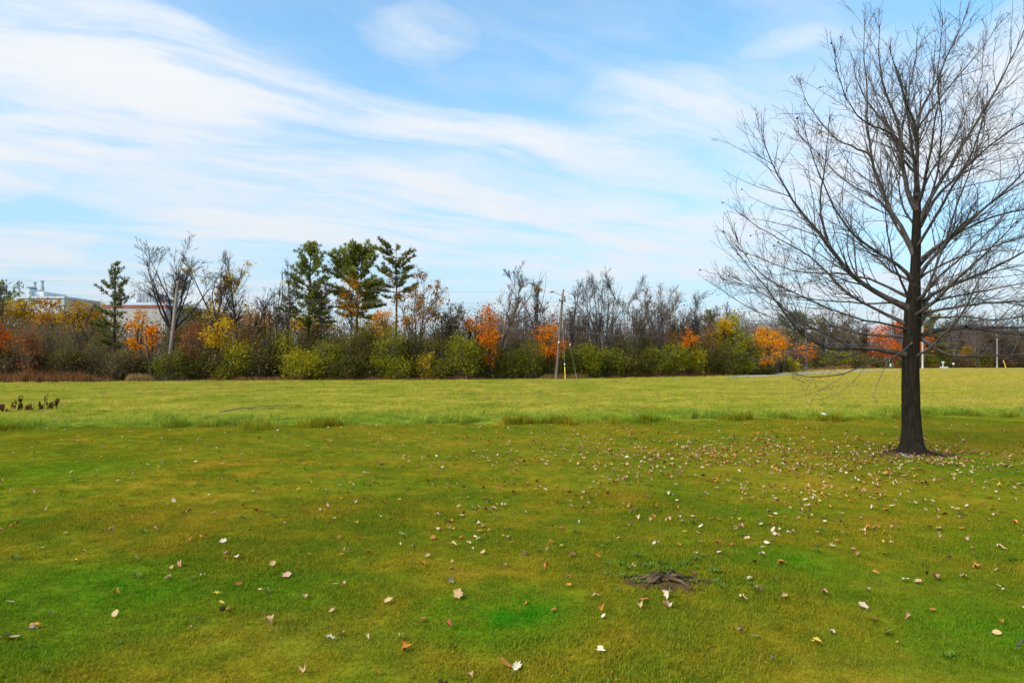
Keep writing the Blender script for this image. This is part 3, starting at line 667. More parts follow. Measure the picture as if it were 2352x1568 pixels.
def leafy(px, off, top, hw, bottom, mat, label, name='maple_tree', n=2600, lob=34, rad=.38, size=.15, seed=0, flat=1.0, group='autumn coloured trees', depth=None, tr=.13, core=.25):
    rs = np.random.default_rng(9000 + seed + int(px) * 13); Yd = depth or edge_depth(px) + off; H = hgt_at(top, Yd); zb = max(.4, hgt_at(bottom, Yd)); w_ = hw / F * Yd
    root = tree_root(name, px, Yd, label, 'tree', group)
    P = pathline(rs, (0, 0, -.1), (rs.normal(0, .04), 0, 1), H * .9, 10, .02, .04); R = tr * (1 - np.linspace(0, 1, 10)) ** .8 + .015
    obj('trunk', Geo().tubes(P, R, 7).mesh('trunk', M['bark'], True), root)
    c = lobes(rs, lob, 0, w_ * .82, zb, H * .97, flat, core)
    c[:, 0] *= 1 - .35 * np.clip((c[:, 2] - zb) / (H - zb) - .45, 0, 1)
    P1 = np.stack([np.array([[0, 0, max(.3, q[2] * .72)], [q[0] * .45, q[1] * .45, q[2] * .86 + .02], q]) for q in c]); R1 = np.tile([.04, .025, .01], (len(c), 1))
    obj('branches', Geo().tubes(P1, R1, 4).mesh('branches', M['bark'], True), root)
    obj('foliage', Geo().leaves(cloud(rs, c, rad, n / len(c)), size, rs).mesh('foliage', M[mat]), root)
    return root
def shrub(px, off, top, hw, mat, label, name='shrub', n=1500, stems=70, lob=30, rad=.42, size=.13, seed=0, twig='twig_grey', group='shrubs along the edge of the wood', base=.15, depth=None):
    rs = np.random.default_rng(9000 + seed + int(px) * 17); Yd = depth or edge_depth(px) + off; H = hgt_at(top, Yd); w_ = hw / F * Yd
    root = tree_root(name, px, Yd, label, 'shrub', group)
    a = rs.uniform(0, 6.28, stems); d = np.stack([np.cos(a), np.sin(a) * .8, np.zeros(stems)], 1); q = rs.uniform(.1, 1, stems)[:, None]
    k = np.linspace(0, 1, 6)[None, :, None]; hh = rs.uniform(.55, 1.02, stems)[:, None, None] * H * (1 - .28 * q[:, :, None] ** 2)
    P = d[:, None, :] * (q * w_ * .25)[:, None, :] + d[:, None, :] * (q * w_ * .75)[:, None, :] * k ** 1.5 + rs.normal(0, .05, (stems, 6, 3)); P[:, :, 2] = hh[:, :, 0] * k[:, :, 0]
    R = np.tile(np.linspace(.020, .008, 6), (stems, 1)); kk = max(1, Yd / 65)
    P2, R2 = grow(rs, P, R, stems * 3, .2, 1, (.3, .8), .32, 3, .08, .1, .7, .008, True, .4)
    obj('stems', Geo().tubes(P, R * kk, 3).tubes(P2, R2 * kk, 3).mesh('stems', M[twig], True), root)
    n = int(n * 1.25); c = lobes(rs, lob, 0, w_ * .85, base, H * .96, .85, .3)
    Q = np.concatenate([cloud(rs, c, rad, .75 * n / lob), P2[:, -1][rs.integers(0, len(P2), n // 4)] + rs.normal(0, .12, (n // 4, 3))]); Q = Q[Q[:, 2] > .03]
    obj('foliage', Geo().leaves(Q, size, rs).mesh('foliage', M[mat]), root)
    return root
def pine(px, off, top, prof, label, seed=0, mat='needle', whorls=15, per=5, tilt=(.1, .7), clump=.30, nd=9, gap=.0, ln=.26, lean=0.0, depth=None, z0=.3, side=1.0, tr=.17):
    rs = np.random.default_rng(9000 + seed + int(px)); Yd = depth or edge_depth(px) + off; H = hgt_at(top, Yd); mpx = Yd / F
    root = tree_root('pine_tree', px, Yd, label, 'tree', 'pine trees in the wood')
    P = pathline(rs, (0, 0, -.1), (lean, 0, 1), H, 14, .01, .02); P[:, 2] *= H / P[-1, 2]; R = tr * (1 - np.linspace(0, 1, 14)) ** .8 + .02
    obj('trunk', Geo().tubes(P, R, 8).mesh('trunk', M['bark'], True), root)
    g = Geo(); C = []; D = []
    hs = [p[0] for p in prof]; ws = [p[1] for p in prof]
    for t in np.linspace(z0, .985, whorls):
        t = t + rs.normal(0, .008); rad = np.interp(t, hs, ws) * mpx * 1.22
        for j in range(per):
            if rs.uniform() < gap: continue
            a = rs.uniform(0, 6.28); l = rad * rs.uniform(.55, 1.12); l *= side if math.cos(a) < 0 else 1
            tl = tilt[0] + (tilt[1] - tilt[0]) * max(0, (t - z0) / (1 - z0)) + rs.normal(0, .1)
            c = np.array([np.interp(t * H, P[:, 2], P[:, 0]), np.interp(t * H, P[:, 2], P[:, 1]), t * H])
            B = pathline(rs, c, (math.cos(a) * math.cos(tl), math.sin(a) * math.cos(tl), math.sin(tl)), l, 7, .05, .05)
            g.tubes(B, np.linspace(.035, .012, 7) * (.4 + .6 * l / 2.5), 4)
            m = max(2, int(l / .20))
            for s_ in np.linspace(.38, 1.0, m):
                i = min(5, int(s_ * 6)); q = B[i] + (B[i + 1] - B[i]) * (s_ * 6 - i); d = B[i + 1] - B[i]; d /= np.linalg.norm(d)
                for _ in range(2):
                    C.append(q + rs.normal(0, clump * .42, 3) * [1, 1, .45]); D.append(d)
    obj('branches', g.mesh('branches', M['bark'], True), root)
    C = np.repeat(np.array(C), nd, 0); D = np.repeat(np.array(D), nd, 0); n = len(C)
    v = rs.normal(size=(n, 3)) * .75 + D * .7 + [0, 0, .55]; v /= np.linalg.norm(v, axis=1, keepdims=True)
    sd = np.cross(v, rs.normal(size=(n, 3))); sd /= np.linalg.norm(sd, axis=1, keepdims=True) + 1e-9
    l = ln * rs.uniform(.6, 1.3, n)[:, None]; wd = .032
    V = np.stack([C - sd * wd, C + sd * wd, C + v * l + sd * wd * .4, C + v * l - sd * wd * .4], 1)
    obj('needles', new_mesh('needles', V, np.arange(4 * n).reshape(n, 4), M[mat]), root)
    return root

# --- trees of the left part
leafy(18, 24, 676, 55, 830, 'gold', 'golden tree at the left edge beside the pale building', 'golden_tree', 3600, 60, .6, .20)
leafy(66, 26, 678, 44, 830, 'olivegold', 'olive gold tree in front of the thin stacks', 'golden_tree', 2400, 44, .6, .20)
leafy(142, 25, 680, 42, 830, 'olivegold', 'olive gold tree below the right end of the pale building', 'golden_tree', 2400, 44, .6, .20)
leafy(222, 22, 698, 40, 830, 'gold', 'gold tree behind the ragged pine', 'golden_tree', 2200, 40, .6, .20)
leafy(432, 12, 692, 50, 800, 'olive', 'olive green tree behind the leaning pole', 'olive_tree', 2400, 40, .5, .18)
leafy(108, 22, 682, 44, 830, 'rust', 'rusty brown gold tree below the pale building with stacks', 'golden_tree', 2600, 40, .5, .2)
leafy(176, 20, 682, 46, 830, 'gold', 'golden tree just left of the ragged pine', 'golden_tree', 2800, 44, .5, .2)
leafy(-6, 2, 738, 30, 830, 'redorange', 'small orange red maple cut by the left edge', 'maple_tree', 900, 16, .3, .14)
shrub(66, 1.5, 740, 26, 'dullred', 'orange red bush standing out of the left grey thicket', n=800, size=.13)
pine(0, 30, 652, [(.3, 60), (.8, 45), (1, 6)], 'dark green pine top at the left edge above the golden trees', seed=3, mat='needle', clump=.5, whorls=12)
pine(262, 6, 605, [(.2, 44), (.50, 40), (.62, 34), (.66, 40), (.85, 22), (1, 4)], 'ragged sparse pine left of the big bare tree', seed=4, mat='needle_dark', whorls=17, per=4, tilt=(-.05, .85), gap=.12, z0=.22, nd=8)
bare(395, 5, 568, 78, 'big dark leafless tree behind the leaning pole', seed=1, stems=12, spread=.5, fork=.25, n1=6, n2=210, n3=800, tr=.22, up=.045, tf=.36, twig='bark')
bare(496, 5, 582, 56, 'leafless tree hung with yellow leaves up its trunk', seed=2, stems=6, spread=.4, fork=.15, n1=6, n2=150, n3=480, tr=.19, up=.07, tf=.42, twig='bark', leaf=('yellow', 420, .3, .92, .15), group='half leafless trees with clinging leaves')
leafy(500, 2, 684, 46, 822, 'yellow', 'dense yellow foliage tree below the yellow hung bare crown', 'yellow_tree', 900, 24, .34, .15)
bare(549, 4, 580, 26, 'gnarled dark leafless tree right of the yellow hung one', seed=3, stems=1, fork=.4, n1=20, n2=100, n3=300, tr=.17)
bare(582, 6, 645, 24, 'small forked leafless tree between two taller dark trunks', seed=4, stems=4, spread=.2, fork=.15, n1=9, n2=80, n3=240, tr=.12, tf=.35)
leafy(316, 3.6, 698, 29, 845, 'yelorange', 'narrow orange yellow maple left of the leaning pole', 'maple_tree', 760, 26, .26, .14)
leafy(350, 1.5, 735, 17, 800, 'orange', 'small orange maple touching the leaning pole', 'maple_tree', 420, 12, .24, .14)
shrub(447, 3, 726, 36, 'dullred', 'dull red bush between the leaning pole and the yellow tree', n=1300, size=.14)
bare(205, 3, 690, 34, 'leaning brown leafless tree in the left thicket', seed=5, stems=3, spread=.3, lean=-.22, n1=8, n2=70, n3=260, tr=.11, leaf=('rust', 60, .4, 1, .14))
bare(-16, 2, 610, 40, 'bare twigs of a tree cut off by the left edge', seed=6, stems=2, spread=.2, n1=10, n2=90, n3=260, tr=.12)
# --- middle
bare(612, 7, 655, 26, 'slim leafless tree left of the three pines', seed=7, stems=2, spread=.2, n1=9, n2=70, n3=220, tr=.11)
bare(636, 4, 618, 36, 'leafless tree with a rust brown trunk left of the first pine', seed=8, stems=4, spread=.3, fork=.2, n1=8, tf=.3, n2=90, n3=280, tr=.16, lean=-.04)
bare(660, 3, 590, 22, 'thin tall leafless tree against the first pine', seed=9, stems=1, fork=.35, n1=20, n2=100, n3=240, tr=.12)
pine(706, 6, 562, [(.38, 40), (.48, 62), (.58, 42), (.72, 46), (.86, 34), (.95, 18), (1, 3)], 'leftmost of the three tall pines with a pointed ragged top', seed=11, whorls=19, per=5, tilt=(.0, .9), gap=.06, z0=.40, nd=10, side=1.05)
bare(741, 4, 618, 24, 'thin tree with sparse green leaves between first and second pine', seed=10, stems=2, spread=.12, n1=14, n2=110, n3=260, tr=.11, leaf=('olive', 220, .4, .95, .15), group='half leafless trees with clinging leaves')
pine(815, 7, 579, [(.50, 40), (.62, 62), (.74, 60), (.84, 64), (.92, 44), (1, 10)], 'broad dense middle pine with upswept boughs', seed=12, whorls=16, per=6, tilt=(-.05, .80), clump=.36, nd=13, z0=.50, ln=.32)
leafy(806, 4, 625, 30, 745, 'rust', 'rusty leaved tree in front of the broad middle pine', 'oak_tree', 420, 26, .34, .16, core=.5)
pine(908, 5, 573, [(.60, 30), (.68, 50), (.72, 62), (.78, 40), (.86, 40), (.93, 46), (1, 34)], 'rightmost of the three pines, flat topped with a long bare trunk', seed=13, mat='needle_dark', whorls=9, per=5, tilt=(.08, .42), clump=.24, nd=11, gap=.05, z0=.62, lean=.01, tr=.13)
bare(960, 4, 613, 62, 'vase shaped oak with rusty orange leaves right of the pines', name='oak_tree', seed=14, stems=8, spread=.5, fork=.2, n1=6, n2=150, n3=480, tr=.17, up=.06, tf=.18, leaf=('rust', 800, .5, 1, .16), group='half leafless trees with clinging leaves')
leafy(884, 2.5, 700, 34, 775, 'yelorange', 'small orange tree at the foot of the flat topped pine', 'maple_tree', 520, 20, .3, .14, core=.4)
bare(1035, 4, 686, 42, 'round olive brown twiggy tree right of the rusty oak', seed=15, stems=9, spread=.5, fork=.2, n1=4, n2=200, n3=900, tr=.10, twig='twig_bg', leaf=('olive', 500, .3, 1, .13), group='half leafless trees with clinging leaves')
leafy(1122, 1.2, 686, 28, 840, 'orange', 'tall narrow orange maple in the middle of the wood', 'maple_tree', 1500, 34, .30, .14)
leafy(1078, 3.5, 722, 12, 762, 'orange', 'small orange maple left of the tall narrow one', 'maple_tree', 360, 10, .22, .13)
leafy(715, 14, 714, 80, 775, 'yellow', 'yellow tree glimpsed behind the trunks of the first pine', 'yellow_tree', 1500, 34, .5, .17)
leafy(575, 14, 700, 70, 780, 'rust', 'rust brown tree behind the slim bare trunks left of the pines', 'rusty_tree', 1600, 36, .5, .17, core=.4)
leafy(860, 15, 722, 60, 780, 'olivegold', 'olive gold tree low behind the middle pine', 'golden_tree', 900, 24, .45, .17)
# --- right of the pines
bare(1152, 4, 588, 50, 'tall leafless tree leaning right beside the narrow orange maple', seed=16, stems=4, spread=.3, lean=.14, fork=.15, tf=.3, bark='bark_grey', n1=15, n2=130, n3=420, tr=.19, up=.05)
bare(1234, 4, 612, 40, 'upright leafless tree left of the pole with the yellow guard', seed=17, stems=5, spread=.3, fork=.2, n1=8, tf=.33, twig='bark', n2=130, n3=420, tr=.17, up=.07, leaf=('rust', 90, .4, .9, .12))
bare(1302, 5, 640, 22, 'dead tree with crooked tops right behind the utility pole', seed=18, stems=1, fork=.4, n1=12, n2=50, n3=110, tr=.15)
bare(1388, 5, 620, 84, 'broad fan shaped leafless tree right of the utility pole', seed=19, stems=20, spread=.8, fork=.3, n1=3, n2=260, n3=900, tr=.10, up=.05, bark='bark', twig='bark', tf=.1)
bare(1452, 6, 668, 40, 'leafless tree leaning right out of the fan shaped tree', seed=20, stems=5, spread=.4, lean=.2, fork=.25, n1=5, n2=130, n3=420, tr=.10)
bare(1524, 6, 648, 44, 'reddish twigged leafless tree right of the fan shaped tree', seed=21, stems=5, spread=.32, fork=.3, n1=6, n2=160, n3=600, tr=.12, twig='twig_purple', leaf=('dullred', 120, .6, 1, .12))
bare(1589, 6, 664, 14, 'thin upright leafless tree at the right end of the near wood', seed=22, stems=1, fork=.35, n1=14, n2=60, n3=170, tr=.09)
bare(1610, 7, 655, 16, 'slender leafless tree touched by the tips of the maple', seed=23, stems=2, spread=.12, fork=.35, n1=10, n2=60, n3=170, tr=.09)
bare(1195, 8, 690, 60, 'mauve brushy saplings behind the upright bare tree', name='bare_sapling', seed=24, stems=12, spread=.5, fork=.15, n1=4, n2=150, n3=520, tr=.06, twig='twig_purple')
bare(1330, 8, 705, 50, 'mauve brushy saplings behind the utility pole', name='bare_sapling', seed=25, stems=10, spread=.5, fork=.15, n1=4, n2=150, n3=520, tr=.06, twig='twig_purple')
bare(1480, 9, 705, 50, 'mauve brushy saplings between the fan tree and the reddish tree', name='bare_sapling', seed=26, stems=10, spread=.5, fork=.15, n1=4, n2=150, n3=520, tr=.06, twig='twig_purple')
bare(1560, 9, 712, 46, 'brown brushy saplings left of the small bright orange maple', name='bare_sapling', seed=27, stems=10, spread=.5, fork=.15, n1=4, n2=150, n3=520, tr=.06)
leafy(1264, .8, 722, 38, 845, 'orange', 'bright orange maple half hidden by the utility pole', 'maple_tree', 1300, 26, .34, .14)
leafy(1584, 1.2, 750, 21, 812, 'orange', 'small bright orange maple at the right of the near wood', 'maple_tree', 620, 14, .28, .15)
leafy(1684, 4, 714, 46, 830, 'yelgreen', 'yellow green tree left of the yellow orange maple', 'yellow_tree', 1700, 34, .45, .18)
leafy(1663, 4, 714, 16, 765, 'yellow', 'narrow yellow tree crown above the right green shrubs', 'yellow_tree', 600, 14, .36, .18)
leafy(1768, -2.5, 740, 44, 862, 'yelorange', 'yellow orange maple standing at the end of the near wood', 'maple_tree', 2100, 36, .42, .18)
leafy(1799, 0, 754, 15, 806, 'redorange', 'small red orange maple on the right side of the yellow orange one', 'maple_tree', 420, 10, .3, .17)
bare(1645, 9, 690, 34, 'brown leafless tree behind the narrow yellow crown', seed=28, stems=4, spread=.3, n1=6, n2=110, n3=420, tr=.11)
bare(1715, 10, 700, 36, 'leafless tree above the yellow orange maple', seed=29, stems=5, spread=.3, n1=6, n2=110, n3=420, tr=.11, twig='twig_purple')
pine(1625, 14, 716, [(.4, 18), (.8, 20), (1, 5)], 'small dark pine behind the right green shrubs', seed=30, mat='needle_dark', clump=.4)
# --- far right, beyond the path
pine(1826, 0, 722, [(.4, 30), (.8, 34), (1, 6)], 'far pine left of the round twiggy tree beyond the path', seed=31, mat='needle_dark', clump=.6, depth=165, ln=.5, z0=.4)
bare(1898, 0, 703, 44, 'stout twiggy olive tree beyond the gravel path', seed=32, stems=12, spread=.42, fork=.2, n1=4, n2=220, n3=700, tr=.22, leaf=('olivegold', 500, .35, 1, .25), depth=172, group='half leafless trees with clinging leaves')
leafy(2054, 0, 719, 84, 862, 'redorange', 'large round red orange maple behind the trunk of the bare maple', 'maple_tree', 4200, 60, .85, .32, depth=178)
leafy(1850, 0, 786, 36, 826, 'orange', 'low orange tree beyond the path beside the first far pole', 'maple_tree', 700, 20, .6, .28, depth=150)
pine(2136, 0, 716, [(.2, 40), (.7, 34), (1, 6)], 'dark pine just right of the red orange maple', seed=33, mat='needle_dark', clump=.7, depth=185, ln=.5, z0=.25)
for k, (px, top, hw, lab, tw) in enumerate([
    (1790, 738, 40, 'brown leafless tree right behind the yellow orange maple', 'twig_purple'), (1866, 742, 34, 'leafless tree behind the first far pole', 'twig_bg'),
    (1946, 738, 40, 'leafless tree left of the large red orange maple', 'twig_purple'), (1985, 748, 30, 'low brown tree against the left side of the red orange maple', 'twig_bg'),
    (2166, 738, 40, 'first far leafless tree right of the dark pine', 'twig_bg'), (2206, 726, 46, 'tallest far leafless tree right of the big trunk', 'twig_bg'),
    (2246, 734, 40, 'far leafless tree left of the last pole', 'twig_purple'), (2288, 740, 40, 'far leafless tree behind the last pole', 'twig_purple'),
    (2330, 748, 44, 'far leafless tree at the right edge', 'twig_purple'), (2385, 750, 50, 'far leafless tree past the right edge', 'twig_bg')]):
    bare(px, 0, top, hw, lab, seed=50 + k, stems=5, spread=.35, fork=.2, n1=6, n2=170, n3=560, tr=.2, twig=tw, depth=182 + 6 * (k % 3), leaf=('thicket', 260, .1, .8, .3))
# --- shrubs in front of the wood
G = 'grey brown thicket bushes'
for k, (px, off, top, hw, mat, lab) in enumerate([
    (-60, 3, 780, 60, 'thicket', 'grey brown thicket past the left edge'), (12, 2, 782, 48, 'thicket', 'grey brown thicket at the left edge'),
    (88, 2.5, 788, 46, 'thicket', 'grey brown thicket below the orange red bush'), (150, 2, 780, 46, 'olive', 'olive grey thicket between the left edge and the ragged pine'),
    (214, 2.5, 792, 44, 'thicket', 'grey thicket under the leaning brown tree'), (276, 2, 800, 42, 'thicket', 'dark grey thicket under the ragged pine'),
    (40, 7, 748, 60, 'olive', 'olive brown brush behind the left thicket'), (130, 8, 742, 60, 'thicket', 'brown brush under the golden trees'),
    (225, 8, 750, 56, 'olive', 'olive brush behind the leaning brown tree'), (330, 3, 806, 36, 'thicket', 'dark thicket under the narrow orange yellow maple')]):
    shrub(px, off, top, hw, mat, lab, name='thicket_bush', n=1500, stems=150, size=.12, group=G)
SH = [
    (395, 1.2, 794, 40, 'green', 'green shrub hiding the foot of the leaning pole', 1700), (455, 2, 806, 40, 'darkgreen', 'dark shrub below the dull red bush', 1300),
    (505, 2, 800, 36, 'thicket', 'brown shrub under the yellow tree', 1200), (548, 1.5, 778, 34, 'yelgreen', 'yellow green shrub under the gnarled dark tree', 1300),
    (520, 1, 835, 30, 'green', 'low green bush at the foot of the yellow tree', 700), (590, 2, 800, 34, 'thicket', 'mauve grey brush left of the bright yellow bush', 1100),
    (618, 3, 765, 34, 'darkgreen', 'dark olive brush below the rust brown trunk', 1300), (655, 3, 764, 28, 'yelgreen', 'yellow green shrub under the first pine', 1300),
    (694, .6, 808, 52, 'yelgreen', 'bright yellow green bush at the field edge', 2300), (703, 4, 770, 26, 'mauve', 'mauve brown bush behind the bright yellow bush', 900),
    (745, 2, 775, 40, 'brightgreen', 'feathery green shrub right of the bright yellow bush', 1900), (722, 5, 745, 44, 'darkgreen', 'dark evergreen shrub at the foot of the first pine', 1700),
    (815, 2, 752, 52, 'olive', 'tall olive shrub below the broad pine', 2400), (800, .8, 822, 46, 'darkgreen', 'low dark bush in front of the tall olive shrub', 1300),
    (892, 1.5, 748, 46, 'brightgreen', 'tall bright green shrub below the flat topped pine', 2500), (915, .6, 825, 30, 'brightgreen', 'low yellow tipped green bush at the foot of the tall green shrub', 900),
    (950, 2.5, 766, 34, 'darkgreen', 'dark brown green shrub below the rusty oak', 1400), (990, 2, 770, 34, 'olive', 'olive brush left of the round green shrub', 1300),
    (985, 1, 815, 30, 'olivegold', 'low gold olive bush under the rusty oak', 800), (1066, 1, 766, 44, 'brightgreen', 'round fresh green shrub left of the tall narrow orange maple', 2600),
    (1012, .8, 830, 28, 'green', 'low green bush left of the round green shrub', 800), (1120, 1.5, 810, 30, 'darkgreen', 'dark bush under the tall narrow orange maple', 1000),
    (1165, 1.5, 792, 36, 'green', 'green shrub at the foot of the right leaning tree', 1500), (1215, 1.2, 782, 40, 'green', 'green shrub left of the bright orange maple', 1700),
    (1262, 1.5, 812, 30, 'olive', 'olive shrub under the bright orange maple', 1100), (1310, 1.5, 806, 30, 'green', 'green shrub right of the yellow guy guard', 1200),
    (1352, 1.2, 792, 34, 'brightgreen', 'light green shrub left of the foot of the fan shaped tree', 1500), (1402, 1.5, 800, 40, 'green', 'green brush at the foot of the fan shaped tree', 1500),
    (1450, 1.5, 796, 36, 'darkgreen', 'dark brush right of the fan shaped tree', 1200), (1440, .8, 820, 30, 'olive', 'low olive bush in front of the dark brush', 900),
    (1500, 1.5, 800, 36, 'green', 'green shrub below the reddish twigged tree', 1500), (1550, 1.2, 786, 34, 'brightgreen', 'fresh green shrub left of the small bright orange maple', 1700),
    (1596, 1, 788, 28, 'yelgreen', 'yellow green shrub under the small bright orange maple', 1300), (1632, 1.5, 786, 34, 'darkgreen', 'dark green shrub below the narrow yellow crown', 1500),
    (1678, 1, 780, 36, 'green', 'green shrub below the yellow green tree', 1700), (1722, .8, 790, 34, 'green', 'green shrub left of the yellow orange maple', 1600),
    (1655, .4, 822, 26, 'olive', 'low olive bush with orange tips at the field edge', 800), (1712, .2, 830, 24, 'brightgreen', 'low bright green bush at the field edge by the path', 800),
    (1757, -2, 838, 22, 'darkgreen', 'low dark bush at the foot of the yellow orange maple', 900)]
SH += [(470, 6, 752, 40, 'olive', 'tall olive brush behind the low dark shrub left of the yellow tree', 1500), (560, 7, 748, 38, 'rust', 'rust brown brush behind the gnarled dark tree', 1300), (640, 8, 742, 40, 'olivegold', 'gold olive brush at the foot of the rust brown trunk', 1400),
    (770, 7, 742, 40, 'olivegold', 'gold olive brush between the first two pine trunks', 1300), (858, 7, 738, 40, 'olive', 'olive brush between the second and third pine trunks', 1400), (935, 7, 745, 34, 'olivegold', 'gold brush at the foot of the rusty oak', 1200),
    (1008, 6, 744, 36, 'olive', 'olive brush below the round olive brown tree', 1300), (1095, 6, 745, 30, 'olive', 'olive brush between the two narrow orange maples', 1200), (1180, 6, 758, 36, 'thicket', 'brown brush behind the shrub at the right leaning tree', 1200),
    (1240, 7, 752, 34, 'olivegold', 'gold brown brush left of the half hidden orange maple', 1100), (1330, 6, 768, 36, 'thicket', 'brown brush right of the utility pole', 1200), (1420, 6, 762, 44, 'thicket', 'brown brush inside the fan shaped tree', 1400), (1490, 6, 768, 36, 'olive', 'olive brush left of the reddish twigged tree', 1200),
    (1540, 7, 752, 36, 'rust', 'rust brush behind the reddish twigged tree', 1100), (1620, 6, 752, 30, 'rust', 'rust red brush right of the small bright orange maple', 1100), (1660, 7, 760, 34, 'olivegold', 'gold brush below the narrow yellow crown', 1200)]
for k, (px, off, top, hw, mat, lab, n) in enumerate(SH):
    shrub(px, off, top, hw, mat, lab, n=int(n * 1.15), stems=55, size=.125 if px < 1300 else .15, seed=k)
for k, (px, top, hw, mat, lab, dep) in enumerate([
    (1815, 806, 34, 'mauve', 'mauve brown brush right of the yellow orange maple', 118), (1806, 826, 22, 'yelgreen', 'low yellow green bush beside the path', 108),
    (1788, 836, 16, 'darkgreen', 'small dark bush at the bend of the path', 104), (1880, 806, 34, 'green', 'green shrub right of the first far pole', 150),
    (1922, 804, 34, 'brightgreen', 'fresh green shrub beyond the gravel path', 152), (1968, 810, 30, 'olive', 'olive shrub left of the green notice board', 156),
    (2010, 822, 26, 'darkgreen', 'dark shrub behind the green notice board', 170), (2080, 822, 26, 'darkgreen', 'dark shrub below the red orange maple', 172),
    (2128, 812, 24, 'green', 'green shrub right of the pale pole', 178), (2170, 806, 26, 'green', 'green shrub behind the pale blue post', 186),
    (2205, 812, 24, 'mauve', 'mauve brush right of the white topped post', 186), (2222, 790, 16, 'yellow', 'small yellow bush in the far wood', 190),
    (2256, 808, 20, 'brightgreen', 'bright green shrub left of the last pole', 186), (2300, 812, 30, 'mauve', 'mauve brush right of the last pole', 188),
    (2345, 812, 34, 'mauve', 'mauve brush at the right edge', 190), (2400, 812, 34, 'olive', 'olive brush past the right edge', 190)]):
    shrub(px, 0, top, hw, mat, lab, n=900, stems=70, size=.26, rad=.7, seed=80 + k, depth=dep, group='shrubs beyond the gravel path', lob=24)

# one far mass of brush closing the wood behind the trees
def far_wood(name, px0, px1, o0, o1, tops, nst, nlf, mats, seed, label, size):
    rs = np.random.default_rng(seed); p = rs.uniform(px0, px1, nst); off = rs.uniform(o0, o1, nst)
    q = np.array([edge_pt(a, b) if px0 < 1700 else np.array([(a - CX) / F * (196 + b), 196 + b]) for a, b in zip(p, off)])
    tp = np.interp(p, [t[0] for t in tops], [t[1] for t in tops]) + rs.normal(3, 7, nst); hh = np.array([hgt_at(t, y_) for t, y_ in zip(tp, q[:, 1])]) * rs.uniform(.6, 1, nst)
    k = np.linspace(0, 1, 6); P = np.zeros((nst, 6, 3)); P[:, :, :2] = q[:, None, :] + (rs.normal(0, .5, (nst, 1, 2)) * k[None, :, None]) + rs.normal(0, .06, (nst, 6, 2)); P[:, :, 2] = hh[:, None] * k
    sc_ = q[:, 1] / 70; R = np.linspace(.045, .012, 6)[None, :] * sc_[:, None]
    P2, R2 = grow(rs, P, R, nst * 3, .3, 1, (.3, .8), .28, 3, .06, .1, .6, .012, True, .4)
    g = Geo().tubes(P, R, 3).tubes(P2, R2, 3); me = g.mesh(name, M[mats[0]], True)
    o = obj(name, me, label=label, cat='wood', kind='stuff')
    C = P2[rs.integers(0, len(P2), nlf), rs.integers(1, 3, nlf)] + rs.normal(0, .5, (nlf, 3)); C = C[C[:, 2] > .1]
    lf = obj('foliage', Geo().leaves(C, size, rs).mesh('foliage', M[mats[1]]), o); lf['kind'] = 'stuff'
far_wood('far_brush', -500, 1120, 8, 26, [(-500, 705), (0, 722), (280, 742), (370, 742), (420, 712), (560, 706), (700, 720), (800, 735), (950, 742), (1010, 722), (1120, 712)], 2600, 30000, ('twig_bg', 'thicket'), 91, 'brown mass of brush deep in the left half of the wood', .20)
far_wood('far_brush', 1100, 1800, 8, 26, [(1100, 710), (1250, 712), (1400, 722), (1500, 712), (1650, 722), (1800, 740)], 1900, 14000, ('twig_purple', 'mauve'), 92, 'mauve brown mass of brush deep in the right half of the wood', .20)
far_wood('far_woods', 1740, 2900, 0, 45, [(1740, 755), (1900, 758), (2100, 755), (2250, 748), (2352, 762), (2900, 760)], 2600, 26000, ('twig_bg', 'mauve'), 93, 'distant brown grey woods behind the far right trees', .42)

# ---------------------------------------------------------------- poles, wires
def tube_mesh(name, pts, r, mat, S=8, cap=True):
    pts = np.asarray(pts, float); r = np.full(len(pts), r) if np.isscalar(r) else np.asarray(r); return Geo().tubes(pts, r, S, cap).mesh(name, M[mat], True)
def pole(px_b, py_b, px_t, py_t, Yd, r, label, mat='pole'):
    b = at(px_b, py_b, Yd); b[2] = 0; t = at(px_t, py_t, Yd)
    root = obj('utility_pole', None, label=label, cat='pole', group='utility poles', loc=tuple(b))
    k = np.linspace(0, 1, 9)[:, None]; obj('shaft', tube_mesh('shaft', (t - b) * k + [0, 0, -.05], np.linspace(r, r * .68, 9), mat, 12), root)
    return root, b, t
pm, bm_, tm = pole(1277, 873, 1293, 669, 61.5, .135, 'leaning utility pole with lamp arm and yellow guy guard')
def onp(f, dx=0.0, dy=0.0, dz=0.0): return (tm - bm_) * f + [dx, dy, dz]
obj('crossarm', Geo().box((-.28, -.26, 7.10), (.30, -.16, 7.22), 0, tuple((tm - bm_) * .88 * [1, 1, 0])).mesh('crossarm', M['pole']), pm)
for dx in (-.24, .26): obj('insulator', tube_mesh('insulator', [(onp(.88)[0] + dx, -.21, 7.22), (onp(.88)[0] + dx, -.21, 7.30), (onp(.88)[0] + dx, -.21, 7.36)], [.05, .07, .03], 'dark_metal'), pm)
obj('insulator', tube_mesh('insulator', [onp(1, .05, 0, -.02), onp(1, .05, 0, .12), onp(1, .05, 0, .2)], [.05, .07, .03], 'dark_metal'), pm)
la = obj('lamp_arm', tube_mesh('lamp_arm', resample([onp(.955), onp(.965, -.35, -.1), onp(.985, -.75, -.2), onp(.99, -.85, -.22)], 8), .028, 'steel'), pm)
obj('lamp_head', Geo().tubes(np.array([onp(.99, -.80, -.22), onp(.992, -.95, -.25), onp(.99, -1.15, -.3), onp(.985, -1.22, -.3)]), np.array([.04, .10, .09, .03]), 8, True).mesh('lamp_head', M['steel'], True), la)
